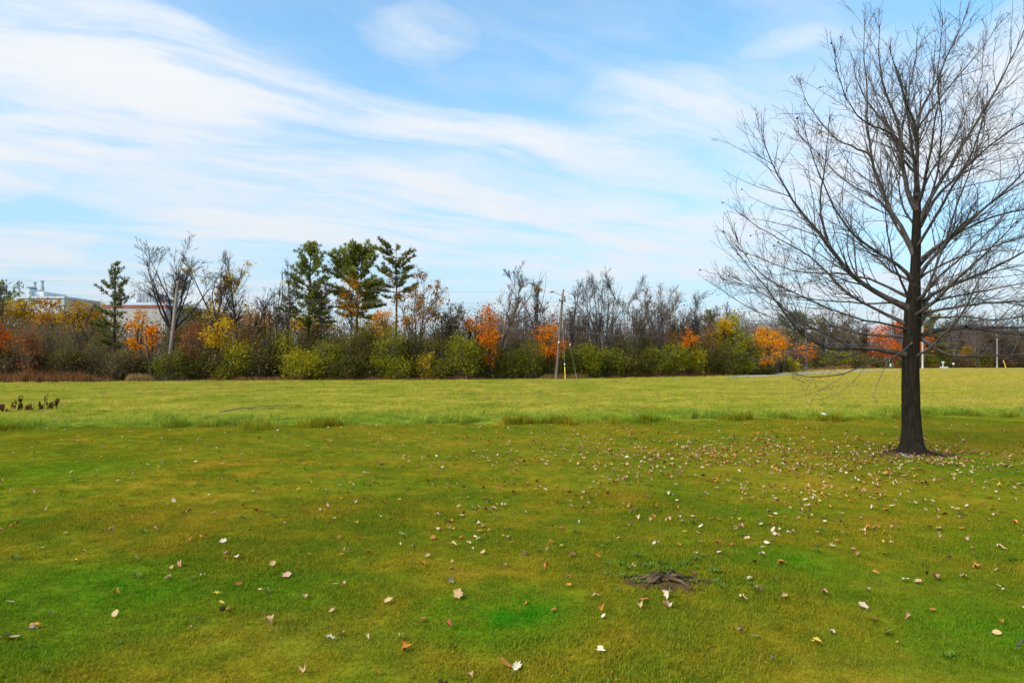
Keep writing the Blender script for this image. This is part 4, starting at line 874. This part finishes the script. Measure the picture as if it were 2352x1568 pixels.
obj('fuse_cutout', tube_mesh('fuse_cutout', [onp(.945, .16, -.1), onp(.93, .2, -.12), onp(.90, .19, -.12)], [.05, .06, .05], 'dark_metal'), pm)
obj('cable_clamp', tube_mesh('cable_clamp', [onp(.42, -.02, -.16), onp(.435, -.02, -.17)], .06, 'porcelain'), pm)
def guy(p_top, p_bot, px_ins, label, guard):
    a = bm_ + p_top; b = p_bot; root = obj('guy_wire', None, label=label, cat='wire', group='guy wires', loc=tuple(b))
    k = np.linspace(0, 1, 6)[:, None]; obj('strand', tube_mesh('strand', (a - b) * k, .014, 'wire', 5), root)
    q = (a - b); obj('insulator', tube_mesh('insulator', [q * (px_ins - .012), q * px_ins, q * (px_ins + .012)], [.03, .055, .03], 'porcelain'), root)
    if guard: obj('guard', tube_mesh('guard', [q * 0.0, q * .09, q * .18], .038, 'yellow_plastic'), root)
guy(onp(.84), np.array([at(1298.5, 874, 60.6)[0], 60.6, 0]), .215, 'guy wire with a bright yellow plastic guard at its foot', True)
guy(onp(.86), np.array([at(1325, 868, 62.5)[0], 62.5, 0]), .47, 'plain guy wire right of the yellow guarded one', False)
pl, bl, tl = pole(385, 877, 409, 644, 59.5, .19, 'leaning grey pole standing in the left thicket', 'pole_light')
obj('bracket', tube_mesh('bracket', resample([(tl - bl) * .95, (tl - bl) * .95 + [.35, -.05, -.05], (tl - bl) * .95 + [.55, -.05, .12]], 6), .025, 'dark_metal'), pl)
obj('insulator', tube_mesh('insulator', [(tl - bl) * .95 + [.55, -.05, .10], (tl - bl) * .95 + [.55, -.05, .22], (tl - bl) * .95 + [.55, -.05, .3]], [.05, .07, .03], 'dark_metal'), pl)
for nm, px, pb, pt, Yd, r, lab, mt in (('a', 1851.5, 853, 726, 122, .17, 'brown utility pole beside the gravel path', 'pole'), ('b', 2119, 846, 742, 160, .22, 'pale pole just right of the big tree trunk', 'pole_pale'),
                                       ('c', 2290, 843.5, 768, 184, .22, 'pale pole in front of the far right wood', 'pole_pale')):
    pr, b0, t0 = pole(px, pb, px, pt, Yd, r, lab, mt)
    obj('crossarm', Geo().box((-.9, -.3, (t0 - b0)[2] - .55), (.9, -.18, (t0 - b0)[2] - .40)).mesh('crossarm', M['pole']), pr)
    for dx in (-.8, .8): obj('insulator', tube_mesh('insulator', [(dx, -.24, (t0 - b0)[2] - .40), (dx, -.24, (t0 - b0)[2] - .2)], .07, 'dark_metal'), pr)
gb = at(2294, 843, 182); root = obj('guy_guard', Geo().tubes(np.array([[1.1, 0, 0], [.8, 0, 1.0], [.45, 0, 2.0]]), np.array([.10, .10, .10]), 6, True).mesh('guy_guard', M['yellow_plastic'], True), label='yellow guy guard right of the last pale pole', cat='guard', loc=(gb[0] + .8, 182, 0))
def wire(pts, sag, label, r=.0065):
    P = [np.array([at(px, py, Yd)]) [0] for px, py, Yd in pts]; out = []
    for a, b in zip(P[:-1], P[1:]):
        k = np.linspace(0, 1, 22)[:, None]; L = np.linalg.norm(b - a); q = a + (b - a) * k; q[:, 2] -= (4 * k * (1 - k))[:, 0] * sag * L; out.append(q if not out else q[1:])
    q = np.concatenate(out); obj('overhead_wire', Geo().tubes(q - q[0], np.full(len(q), r) * np.clip(q[:, 1] / 60, 1, 2.2), 4).mesh('overhead_wire', M['wire'], True), label=label, cat='wire', group='overhead wires', loc=tuple(q[0]))
wire([(-700, 600, 60), (411, 646, 59.5), (1293.5, 668, 61.5), (1850, 729, 122), (2118, 745, 160), (2289, 771, 184), (2800, 790, 240)], .013, 'topmost overhead wire strung along the poles')
wire([(-700, 655, 60), (405, 672, 59.5), (1290, 692, 61.2), (1853, 739, 122), (2120, 752, 160), (2291, 776, 184), (2800, 796, 240)], .012, 'second overhead wire from the top')
wire([(-700, 665, 60), (404, 676, 59.4), (1298, 694, 61.2), (1855, 742, 122), (2122, 755, 160), (2293, 778, 184), (2800, 798, 240)], .013, 'third overhead wire from the top, close below the second')
wire([(-700, 716, 60), (402, 699, 59.3), (1285, 760, 61.3), (1852, 786, 122), (2120, 790, 160), (2291, 800, 184), (2800, 812, 240)], .004, 'lowest overhead cable hung halfway down the poles', .009)

# ---------------------------------------------------------------- buildings behind the left wood
def place(px0, px1, py0, py1, Yd):
    a, b = at(px0, py0, Yd), at(px1, py1, Yd); return a, b
Yb = 108.0; x0 = at(236, 700, Yb)[0]; x1 = at(381, 700, Yb)[0]; zt = hgt_at(694, Yb)
bB = obj('warehouse', None, label='cream warehouse with a red roof band behind the left trees', cat='building', loc=((x0 + x1) / 2, Yb, 0)); hw_ = (x1 - x0) / 2
obj('wall', Geo().box((-hw_, 0, 0), (hw_, 26, zt - .9)).mesh('wall', M['clad_cream']), bB)
npan = 5
for i in range(npan):
    a = -hw_ + 2 * hw_ * i / npan + .008; b = -hw_ + 2 * hw_ * (i + 1) / npan - .008
    for zz0, zz1 in ((.2, zt * .5 - .008), (zt * .5 + .008, zt - .98)): obj('wall_panel', Geo().box((a, -.06, zz0), (b, -.003, zz1)).mesh('wall_panel', M['clad_cream']), bB)
obj('roof_band', Geo().box((-hw_ - .05, -.12, zt - .9), (hw_ + .05, 26.1, zt - .45)).mesh('roof_band', M['red_band']), bB)
obj('roof', Geo().box((-hw_ - .15, -.2, zt - .45), (hw_ + .15, 26.2, zt)).mesh('roof', M['clad_white']), bB)
def roofbox(name, parent, px0, px1, pyt, Yoff, dep, mat, xc, zb, Yd):
    a = at(px0, pyt, Yd + Yoff); b = at(px1, pyt, Yd + Yoff)
    return obj(name, Geo().box((a[0] - xc, Yoff, zb + .004), (b[0] - xc, Yoff + dep, a[2])).mesh(name, M[mat]), parent), a, b
xc = (x0 + x1) / 2
u, a, b = roofbox('roof_unit', bB, 316, 362, 673.5, 4, 3, 'unit_grey', xc, zt, Yb)
for i in range(6):
    q0 = a[0] + (b[0] - a[0]) * (i + .12) / 6 - xc; q1 = a[0] + (b[0] - a[0]) * (i + .88) / 6 - xc
    obj('louvre_panel', Geo().box((q0, 3.93, zt + .3), (q1, 3.997, a[2] - .15)).mesh('louvre_panel', M['steel']), u)
roofbox('stair_room', bB, 364, 379, 684.5, 3, 4, 'brick_brown', xc, zt, Yb)
roofbox('vent_box', bB, 302, 313, 688, 3, 2, 'clad_white', xc, zt, Yb)
for px in (309, 320, 331, 342):
    q = at(px, 662, Yb + 5); obj('mast', tube_mesh('mast', [(q[0] - xc, 5, zt), (q[0] - xc, 5, q[2])], .06, 'steel', 6), bB)
Ya = 150.0; xa0 = at(40, 700, Ya)[0]; xa1 = at(147, 700, Ya)[0]; za = hgt_at(680, Ya); xca = (xa0 + xa1) / 2; hwa = (xa1 - xa0) / 2
bA = obj('plant_building', None, label='pale white industrial building with thin stacks at the far left', cat='building', loc=(xca, Ya, 0))
obj('wall', Geo().box((-hwa, 0, 0), (hwa, 24, za - .5)).mesh('wall', M['clad_white']), bA)
obj('roof', Geo().box((-hwa - .2, -.25, za - .5), (hwa + .2, 24.3, za)).mesh('roof', M['clad_white']), bA)
wn_ = obj('window', Geo().box((-hwa + 3.0, -.05, za - 1.7), (-hwa + 5.2, -.003, za - .8)).mesh('window', M['brick_brown']), bA)
obj('pane', Geo().box((-hwa + 3.1, -.08, za - 1.6), (-hwa + 5.1, -.053, za - .9)).mesh('pane', M['glass']), wn_)
for i in range(7):
    q0 = -hwa + 2 * hwa * i / 7 + .04; q1 = -hwa + 2 * hwa * (i + 1) / 7 - .04
    obj('wall_panel', Geo().box((q0, -.04, .3), (q1, -.004, za - 1.9)).mesh('wall_panel', M['clad_white']), bA)
tw, a, b = roofbox('roof_room', bA, 53, 68, 663, 2, 4, 'clad_white', xca, za, Ya)
obj('cap', Geo().box((a[0] - xca + .4, 2.5, a[2] + .004), (b[0] - xca - .4, 5, a[2] + .5)).mesh('cap', M['unit_grey']), tw)
roofbox('roof_step', bA, 66, 100, 669.5, 3, 8, 'clad_white', xca, za, Ya)
for px, pt, r in ((43, 652, .09), (45, 653, .07), (54, 651, .09), (74, 657, .10), (80, 650, .26), (83, 660, .2), (93, 662, .1), (97, 647, .28), (101, 658, .08)):
    q = at(px, pt, Ya + 6); sk = obj('stack', tube_mesh('stack', [(q[0] - xca, 6, za), (q[0] - xca, 6, q[2])], r, 'steel', 8), bA)
    if r > .2: obj('cap', tube_mesh('cap', [(q[0] - xca, 6, q[2] + .003), (q[0] - xca, 6, q[2] + .25)], r * 1.25, 'unit_grey', 8), sk)

# ---------------------------------------------------------------- small park furniture by the far path
nb = at(2047, 845, 157); r_ = obj('notice_board', None, label='green framed notice board with a white panel beside the path', cat='sign', loc=(nb[0], 157, 0))
for dx in (-.38, .0): obj('post', Geo().box((dx - .06, -.06, 0), (dx + .06, .06, 1.25)).mesh('post', M['sign_green']), r_)
g = Geo(); ang = np.linspace(0, math.pi, 9); arc = np.stack([-.19 + .25 * np.cos(ang), np.zeros(9), 1.25 + .22 * np.sin(ang)], 1); g.tubes(arc, np.full(9, .06), 6, True); obj('arch', g.mesh('arch', M['sign_green'], True), r_)
obj('panel', Geo().box((-.33, -.11, .55), (-.05, -.07, 1.2)).mesh('panel', M['white_plastic']), r_)
obj('side_post', Geo().box((.42, -.07, 0), (.56, .07, 1.25)).mesh('side_post', M['sign_green']), r_)
obj('rail', Geo().box((.06, -.03, .95), (.42, .03, 1.05)).mesh('rail', M['sign_green']), r_)
bp = at(2166, 843, 171); r_ = obj('slab_post', None, label='pale blue box on a post standing on a concrete slab', cat='post', loc=(bp[0], 171, 0))
obj('slab', Geo().box((-.5, -.4, 0), (1.05, .4, .42)).mesh('slab', M['concrete']), r_); obj('post', Geo().box((-.10, -.08, .424), (.10, .08, 1.3)).mesh('post', M['sign_blue']), r_)
obj('box', Geo().box((-.28, -.16, 1.304), (.28, .16, 1.75)).mesh('box', M['sign_blue']), r_)
wp = at(2190, 843, 171); r_ = obj('marker_post', None, label='thin post with a small white box left of the far mauve brush', cat='post', loc=(wp[0], 171, 0))
obj('post', Geo().box((-.07, -.05, 0), (.07, .05, .95)).mesh('post', M['pole']), r_); obj('box', Geo().box((-.2, -.12, .954), (.2, .12, 1.35)).mesh('box', M['white_plastic']), r_)

# ---------------------------------------------------------------- dried dock plants, fallen sticks, scrap
for k, (px, pyb, pxt, pyt, nl, lab) in enumerate([
    (4, 948, 6, 925, 8, 'dried brown dock plant cut by the left edge of the photo'), (16, 948, 18, 938, 5, 'short rusty dried weed beside the left edge'), (27, 941, 35, 917, 4, 'thin dried dock stalk second from the left edge'),
    (45, 944, 50, 904, 9, 'tallest upright dried brown dock plant in the field'), (53, 945, 76, 920, 9, 'dried dock plant leaning right beside the tallest one'), (74, 944, 80, 936, 3, 'tiny dried weed between the leaning dock plants'),
    (95, 942, 90, 919, 6, 'dried dock plant with hanging dark leaves'), (98, 940, 112, 899, 4, 'thin bent dried dock stalk with leaves near its tip'), (106, 943, 124, 920, 9, 'dark dried dock plant second from the right of its patch'), (118, 943, 134, 911, 8, 'rightmost dried dock plant of the patch')]):
    rs = np.random.default_rng(300 + k); b = ground(px, pyb); t = at(pxt, pyt, b[1]); t = t - b; t[2] = max(.15, t[2])
    r_ = obj('dried_dock', None, label=lab, cat='plant', group='dried dock plants in the field', loc=tuple(b))
    P = resample([(0, 0, 0), t * .5 + [0, 0, t[2] * .08], t], 8); obj('stem', tube_mesh('stem', P, np.linspace(.011, .005, 8), 'dock', 5), r_)
    for i in range(nl):
        f = rs.uniform(.3, 1.0); q = P[min(7, int(f * 7))]; a = rs.uniform(0, 6.28); l = rs.uniform(.14, .24); d = np.array([math.cos(a), math.sin(a), 0]); s_ = np.array([-d[1], d[0], 0]) * rs.uniform(.035, .055)
        V = np.array([q, q + d * l * .25 + s_ + [0, 0, .01], q + d * l * .35 + s_ * .9 - [0, 0, l * .5], q + d * l * .32 - [0, 0, l], q + d * l * .35 - s_ * .9 - [0, 0, l * .5], q + d * l * .25 - s_ + [0, 0, .01], q + d * l * .32 - [0, 0, l * .3]])
        obj('leaf', new_mesh('leaf', V, np.array([[0, 1, 6], [1, 2, 6], [2, 3, 6], [3, 4, 6], [4, 5, 6], [5, 0, 6]]), M['dock']), r_)
def stick(pts, r, mat, label, name='fallen_stick', z=.06, group=None):
    P = np.array([ground(*p) + [0, 0, z + dz] for p, dz in pts]); rs = np.random.default_rng(len(label)); Q = resample(P - P[0], 12); Q[1:-1] += rs.normal(0, .006, (10, 3))
    r_ = obj(name, None, label=label, cat='stick', group=group, loc=tuple(P[0])); obj('stem', tube_mesh('stem', Q, np.linspace(r, r * .4, 12), mat, 6), r_)
    P1, R1 = grow(rs, Q[None], np.linspace(r, r * .4, 12)[None], 4, .3, .9, (.4, .8), .35, 5, .02, .08, .6, r * .25)
    for p1, r1 in zip(P1, R1): obj('side_twig', tube_mesh('side_twig', p1, r1, mat, 4), r_)
stick([((505, 951), .0), ((560, 947), .10), ((640, 944), .14), ((690, 941), .12)], .018, 'bark_grey', 'long grey fallen branch lying in the rough field grass')
stick([((2073, 1050), .0), ((2082, 1054), .01), ((2096, 1059), .0)], .012, 'pole_pale', 'pale stick lying at the foot of the bare maple', z=.045)
stick([((2335, 1500), .0), ((2352, 1490), .01), ((2380, 1480), .0)], .006, 'twig', 'thin dark twig on the lawn at the bottom right edge', z=.04)
sp_ = ground(1893, 955); g = Geo(); V = np.array([[-.12, .02, .10], [-.02, .05, .13], [.08, .0, .09], [.14, -.06, .03], [.05, -.08, .03], [-.05, -.04, .07]]); V = V * [.75, .75, .8]; V2 = V - [0, 0, .012]
g.add(np.r_[V, V2], [np.array([[0, 1, 2, 5], [5, 2, 3, 4], [11, 8, 7, 6], [10, 9, 8, 11]]), np.array([[i, (i + 1) % 6, 6 + (i + 1) % 6, 6 + i] for i in range(6)])])
obj('plastic_scrap', g.mesh('plastic_scrap', M['white_plastic']), label='white plastic scrap lying on the edge of the field grass', cat='scrap', loc=tuple(sp_))

# rotting stump in the lawn
rs = np.random.default_rng(77); r_ = obj('rotting_stump', None, label='small dark rotting stump in a scrape of bare soil on the lawn', cat='stump', loc=tuple(STUMP))
def lump(name, c, rx, ry, rz, seed, mat='rot'):
    q = np.random.default_rng(seed); nu, nv = 14, 8; V = []
    for i in range(nv):
        ph = i / (nv - 1) * math.pi * .55
        for j in range(nu):
            a = j / nu * 6.283; k = 1 + .22 * math.sin(3 * a + seed) + .12 * q.normal()
            V.append([c[0] + rx * k * math.sin(ph) * math.cos(a), c[1] + ry * k * math.sin(ph) * math.sin(a), c[2] + rz * math.cos(ph) * (1 + .15 * q.normal())])
    Fq = [[i * nu + j, (i + 1) * nu + j, (i + 1) * nu + (j + 1) % nu, i * nu + (j + 1) % nu] for i in range(nv - 1) for j in range(nu)]
    return new_mesh(name, V, np.array(Fq), M[mat], True)
obj('wood_core', lump('wood_core', (-.03, .03, .0), .10, .07, .10, 3), r_); obj('wood_lobe', lump('wood_lobe', (.12, .02, .0), .08, .06, .06, 5), r_); obj('wood_lobe', lump('wood_lobe', (-.15, .0, .0), .06, .05, .04, 8), r_)
for i in range(5):
    a = i * 1.3 + rs.uniform(-.2, .2); l = rs.uniform(.20, .42); P = resample([(0, 0, .08), (math.cos(a) * l * .4, math.sin(a) * l * .3, .09), (math.cos(a) * l, math.sin(a) * l * .7, .03)], 7); P[1:-1] += rs.normal(0, .008, (5, 3))
    obj('root', tube_mesh('root', P, np.linspace(.018, .005, 7), 'rot', 6), r_)

# ---------------------------------------------------------------- fallen leaves
def mat_fallen(name, c1, c2):
    m, t, b = principled(name, .7); g = t.add('ShaderNodeNewGeometry'); oi = t.add('ShaderNodeObjectInfo')
    n = t.noise(g.outputs['Position'], 35, 3, .6)
    t.l.new(t.ramp(t.math('MULTIPLY_ADD', oi.outputs['Random'], .5, t.math('MULTIPLY', n, .7)), [(.25, c1), (.85, c2)]), b.inputs['Base Color'])
    return m
LC = {'tan': ((.36, .21, .09), (.56, .38, .19)), 'pale': ((.46, .34, .20), (.64, .52, .36)), 'pink': ((.36, .17, .10), (.54, .30, .20)), 'orange': ((.36, .12, .018), (.56, .22, .035)),
      'yellow': ((.44, .27, .03), (.60, .42, .07)), 'rust': ((.20, .07, .015), (.36, .14, .03)), 'red': ((.24, .03, .03), (.38, .08, .06)), 'brown': ((.06, .035, .016), (.14, .08, .035))}
LM = {k: mat_fallen(k + ' fallen leaf', *v) for k, v in LC.items()}
OUT = [(0, -.42), (.16, -.36), (.40, -.34), (.32, -.14), (.60, .02), (.40, .10), (.42, .34), (.18, .24), (0, .60)]
OUT = OUT + [(-x_, y_) for x_, y_ in OUT[-2:0:-1]]
def leaf_geo(seed, curl):
    q = np.random.default_rng(seed); V = np.array([(0, 0)] + OUT, float); n = len(OUT); rr = np.hypot(V[1:, 0], V[1:, 1]); V[1:] *= ((rr + (.46 - rr) * q.uniform(.25, .7)) / rr * (1 + .10 * q.normal(size=n)))[:, None]; V[:, 0] *= q.uniform(.65, 1.05)
    a, b, c, ph = q.uniform(.3, 1.0) * curl, q.uniform(-.3, .7) * curl, q.uniform(.1, .4) * curl, q.uniform(0, 6.28)
    z = a * np.abs(V[:, 0]) ** 1.4 + b * V[:, 1] ** 2 + .12 * c * np.sin(4 * np.arctan2(V[:, 1], V[:, 0]) + ph); V[:, 0] *= 1 - .4 * min(1, a / 2)
    V3 = np.c_[V, z]; k = len(V3); st = np.array([[-.012, -.40, z[1]], [.012, -.40, z[1]], [.03, -.95, z[1] + .08]]); V3 = np.r_[V3, st]
    return V3 * .066, np.array([[0, 1 + i, 1 + (i + 1) % n] for i in range(n)] + [[k, k + 1, k + 2]])
LG = [leaf_geo(400 + i, [.7, 1.0, 1.5, 2.0, 1.2, .9, 2.3, 1.6][i]) for i in range(8)]
LMESH = {(k, i): new_mesh('fallen_leaf', LG[i][0], LG[i][1], LM[k], True) for k in LC for i in range(8)}
rs = np.random.default_rng(21)
cand = np.c_[rs.uniform(-19, 21, 64000), rs.uniform(2.4, 21, 64000)]; xx, yy = cand.T; area = 40 * 18.6 / 64000
den = 2.4 + 58 * np.exp(-((xx - 5.2) / 3.6) ** 2 - ((yy - 12.6) / 2.3) ** 2) + 14 * np.exp(-((xx - 2.4) / 4.5) ** 2 - ((yy - 9.3) / 3.4) ** 2) + 5 * np.exp(-((xx - 3) / 6) ** 2 - ((yy - 18) / 1.6) ** 2) + 12 * np.exp(-((xx - 8) / 4) ** 2 - ((yy - 10.5) / 3) ** 2) + 3.0 * (yy < 7)
den *= np.where(xx < -3, .75, 1); den *= .55 + .9 * (np.sin(xx * 1.7 + .5 * yy) * np.sin(yy * 1.9 + 1) > -.2)
ok = (rs.uniform(size=len(xx)) < den * area) & (edge_d(xx, yy) < .25) & (np.hypot(xx - TREE[0], yy - TREE[1]) > .26); cand = cand[ok]; NL = len(cand)
keys = np.array(['tan', 'pale', 'pink', 'orange', 'yellow', 'rust', 'red', 'brown']); kc = rs.choice(8, NL, p=[.27, .16, .12, .19, .07, .13, .02, .04])
pxl = CX + F * cand[:, 0] / cand[:, 1]; seen = (np.abs(pxl - CX) < 1150) & (cand[:, 1] > 3.65)
SPEC = [(1052, 1374, 'tan', 1.45, 'large curled cream and brown maple leaf on the bright green patch of lawn'), (557, 1168, 'red', 1.15, 'single crimson maple leaf on the left of the lawn'), (2150, 1331, 'pink', 1.2, 'dusky pink maple leaf standing up on the right of the lawn'),
        (2040, 1456, 'pink', 1.15, 'long pinkish brown leaf at the lower right of the lawn'), (1160, 1532, 'orange', 1.35, 'curled orange leaf at the bottom centre of the lawn'), (1535, 1386, 'pale', 1.1, 'greyish white lobed leaf just below the rotting stump'),
        (1035, 1342, 'pale', 1.0, 'pale grey leaf above the large curled cream leaf'), (1983, 1400, 'pale', 1.1, 'pinkish white leaf on the right of the lawn below the white pair'), (2078, 1336, 'pale', 1.0, 'white leaf lying left of the dusky pink leaf'),
        (659, 1323, 'pink', 1.0, 'pale pink curled leaf left of centre on the lawn'), (1992, 1363, 'pale', 1.0, 'white winged leaf on the dark turf at the right'), (1590, 1334, 'red', .9, 'dark red and white leaf right of the rotting stump')]
order = np.where(seen)[0][np.argsort(cand[seen][:, 1])]; near = order[:300 - len(SPEC)]; rest = np.setdiff1d(np.arange(NL), near)
WORD = {'tan': 'tan curled leaf', 'pale': 'pale whitish leaf', 'pink': 'pinkish leaf', 'orange': 'orange leaf', 'yellow': 'yellow leaf', 'rust': 'rust brown leaf', 'red': 'dark red leaf', 'brown': 'dark brown leaf'}
def put_leaf(x_, y_, key, i, sc_, label, group, tilt):
    o = obj('fallen_leaf', LMESH[(key, i)], label=label, cat='leaf', group=group, loc=(x_, y_, float(hgt(x_, y_)) + .017 + .010 * sc_))
    o.rotation_euler = (rs.normal(0, tilt), rs.normal(0, tilt), rs.uniform(0, 6.28)); o.scale = (sc_,) * 3; return o
for px, py, key, sc_, lab in SPEC:
    q = ground(px, py); put_leaf(q[0], q[1], key, rs.integers(0, 8), sc_ * 1.1, lab, None, .35)
COLN = ['at the far left', 'at the left', 'left of centre', 'right of centre', 'at the right', 'at the far right']
ROWN = ['along the bottom edge', 'low in the foreground', 'in the foreground', 'in mid lawn']
ORD = ['leftmost', 'second', 'third', 'fourth', 'fifth', 'sixth', 'seventh', 'eighth', 'ninth', 'tenth', 'eleventh', 'twelfth', 'thirteenth', 'fourteenth', 'fifteenth', 'sixteenth', 'seventeenth', 'eighteenth', 'nineteenth', 'twentieth']
pyl = 830 + F * HC / cand[:, 1]; cell = {}
for i in near[np.argsort(pxl[near])]: cell.setdefault((int(kc[i]), min(5, int(pxl[i] / 392)), 0 if pyl[i] > 1420 else 1 if pyl[i] > 1310 else 2 if pyl[i] > 1230 else 3), []).append(i)
for (kk, ci, ri), ids in cell.items():
    for j, i in enumerate(ids):
        wd = WORD[str(keys[kk])]
        lab = ('only %s %s, %s' % (wd, COLN[ci], ROWN[ri])) if len(ids) == 1 else ('%s %s %s, %s' % (ORD[j], wd + ('' if j == 0 else ' from left'), COLN[ci], ROWN[ri]))
        put_leaf(cand[i, 0], cand[i, 1], str(keys[kk]), int(rs.integers(0, 8)), float(rs.uniform(.6, 1.15)), lab, 'fallen leaves on the near lawn', .30)
lit = obj('leaf_litter', None, label='fallen maple leaves scattered over the lawn around the bare tree', cat='leaves', kind='stuff')
for ci, key in enumerate(keys):
    sel = rest[kc[rest] == ci]; g = Geo()
    for i in sel:
        V, Fs = LG[int(rs.integers(0, 8))]; a, tx, ty = rs.uniform(0, 6.28), rs.normal(0, .28), rs.normal(0, .28); c_, s_ = math.cos(a), math.sin(a)
        V = V * rs.uniform(.6, 1.15); V = np.c_[V[:, 0], V[:, 1] * math.cos(tx) - V[:, 2] * math.sin(tx), V[:, 1] * math.sin(tx) + V[:, 2] * math.cos(tx)]
        V = np.c_[V[:, 0] * c_ - V[:, 1] * s_, V[:, 0] * s_ + V[:, 1] * c_, V[:, 2] + ty * V[:, 0]] + [cand[i, 0], cand[i, 1], float(hgt(*cand[i])) + .030]; g.add(V, Fs)
    o = obj('%s_leaves' % key, g.mesh('leaf_litter', LM[str(key)], True), lit); o['kind'] = 'stuff'

# broad-leaved lawn weeds
def rosette(seed, n, r, mat):
    q = np.random.default_rng(seed); V = []; Fs = []
    for i in range(n):
        a = i * 2.4 + q.uniform(-.3, .3); l = r * q.uniform(.6, 1.2); d = np.array([math.cos(a), math.sin(a), 0]); s_ = np.array([-d[1], d[0], 0]) * l * .22; k = len(V); z = q.uniform(.02, .05)
        V += [d * .005, d * l * .6 + s_ + [0, 0, z], d * l + [0, 0, z * .7], d * l * .6 - s_ + [0, 0, z], d * l * .55 + [0, 0, z - .008]]; Fs += [[k, k + 1, k + 4], [k + 1, k + 2, k + 4], [k + 2, k + 3, k + 4], [k + 3, k, k + 4]]
    return new_mesh('rosette', V, np.array(Fs), mat)
M['weed'] = mat_leaf('lawn weed leaves', [(.07, .13, .015), (.12, .19, .025), (.19, .24, .05)], .3, 3)
x, y = wedge(170, 3.0, 12, math.radians(46), rs); x2 = STUMP[0] + rs.normal(0, .36, 40); y2 = STUMP[1] + .2 + rs.normal(0, .26, 40); x = np.r_[x, x2]; y = np.r_[y, y2]; kp = edge_d(x, y) < -1; x = x[kp]; y = y[kp]; n = len(x)
scatter('lawn_weeds', np.c_[x, y, hgt(x, y) + .006], rs.uniform(0, 6.28, n), rs.uniform(.5, 1.1, n), rs.integers(0, 3, n), [rosette(700 + i, 7 + i, .055, M['weed']) for i in range(3)], 'small broad leaved weeds growing in the lawn', 'weeds')
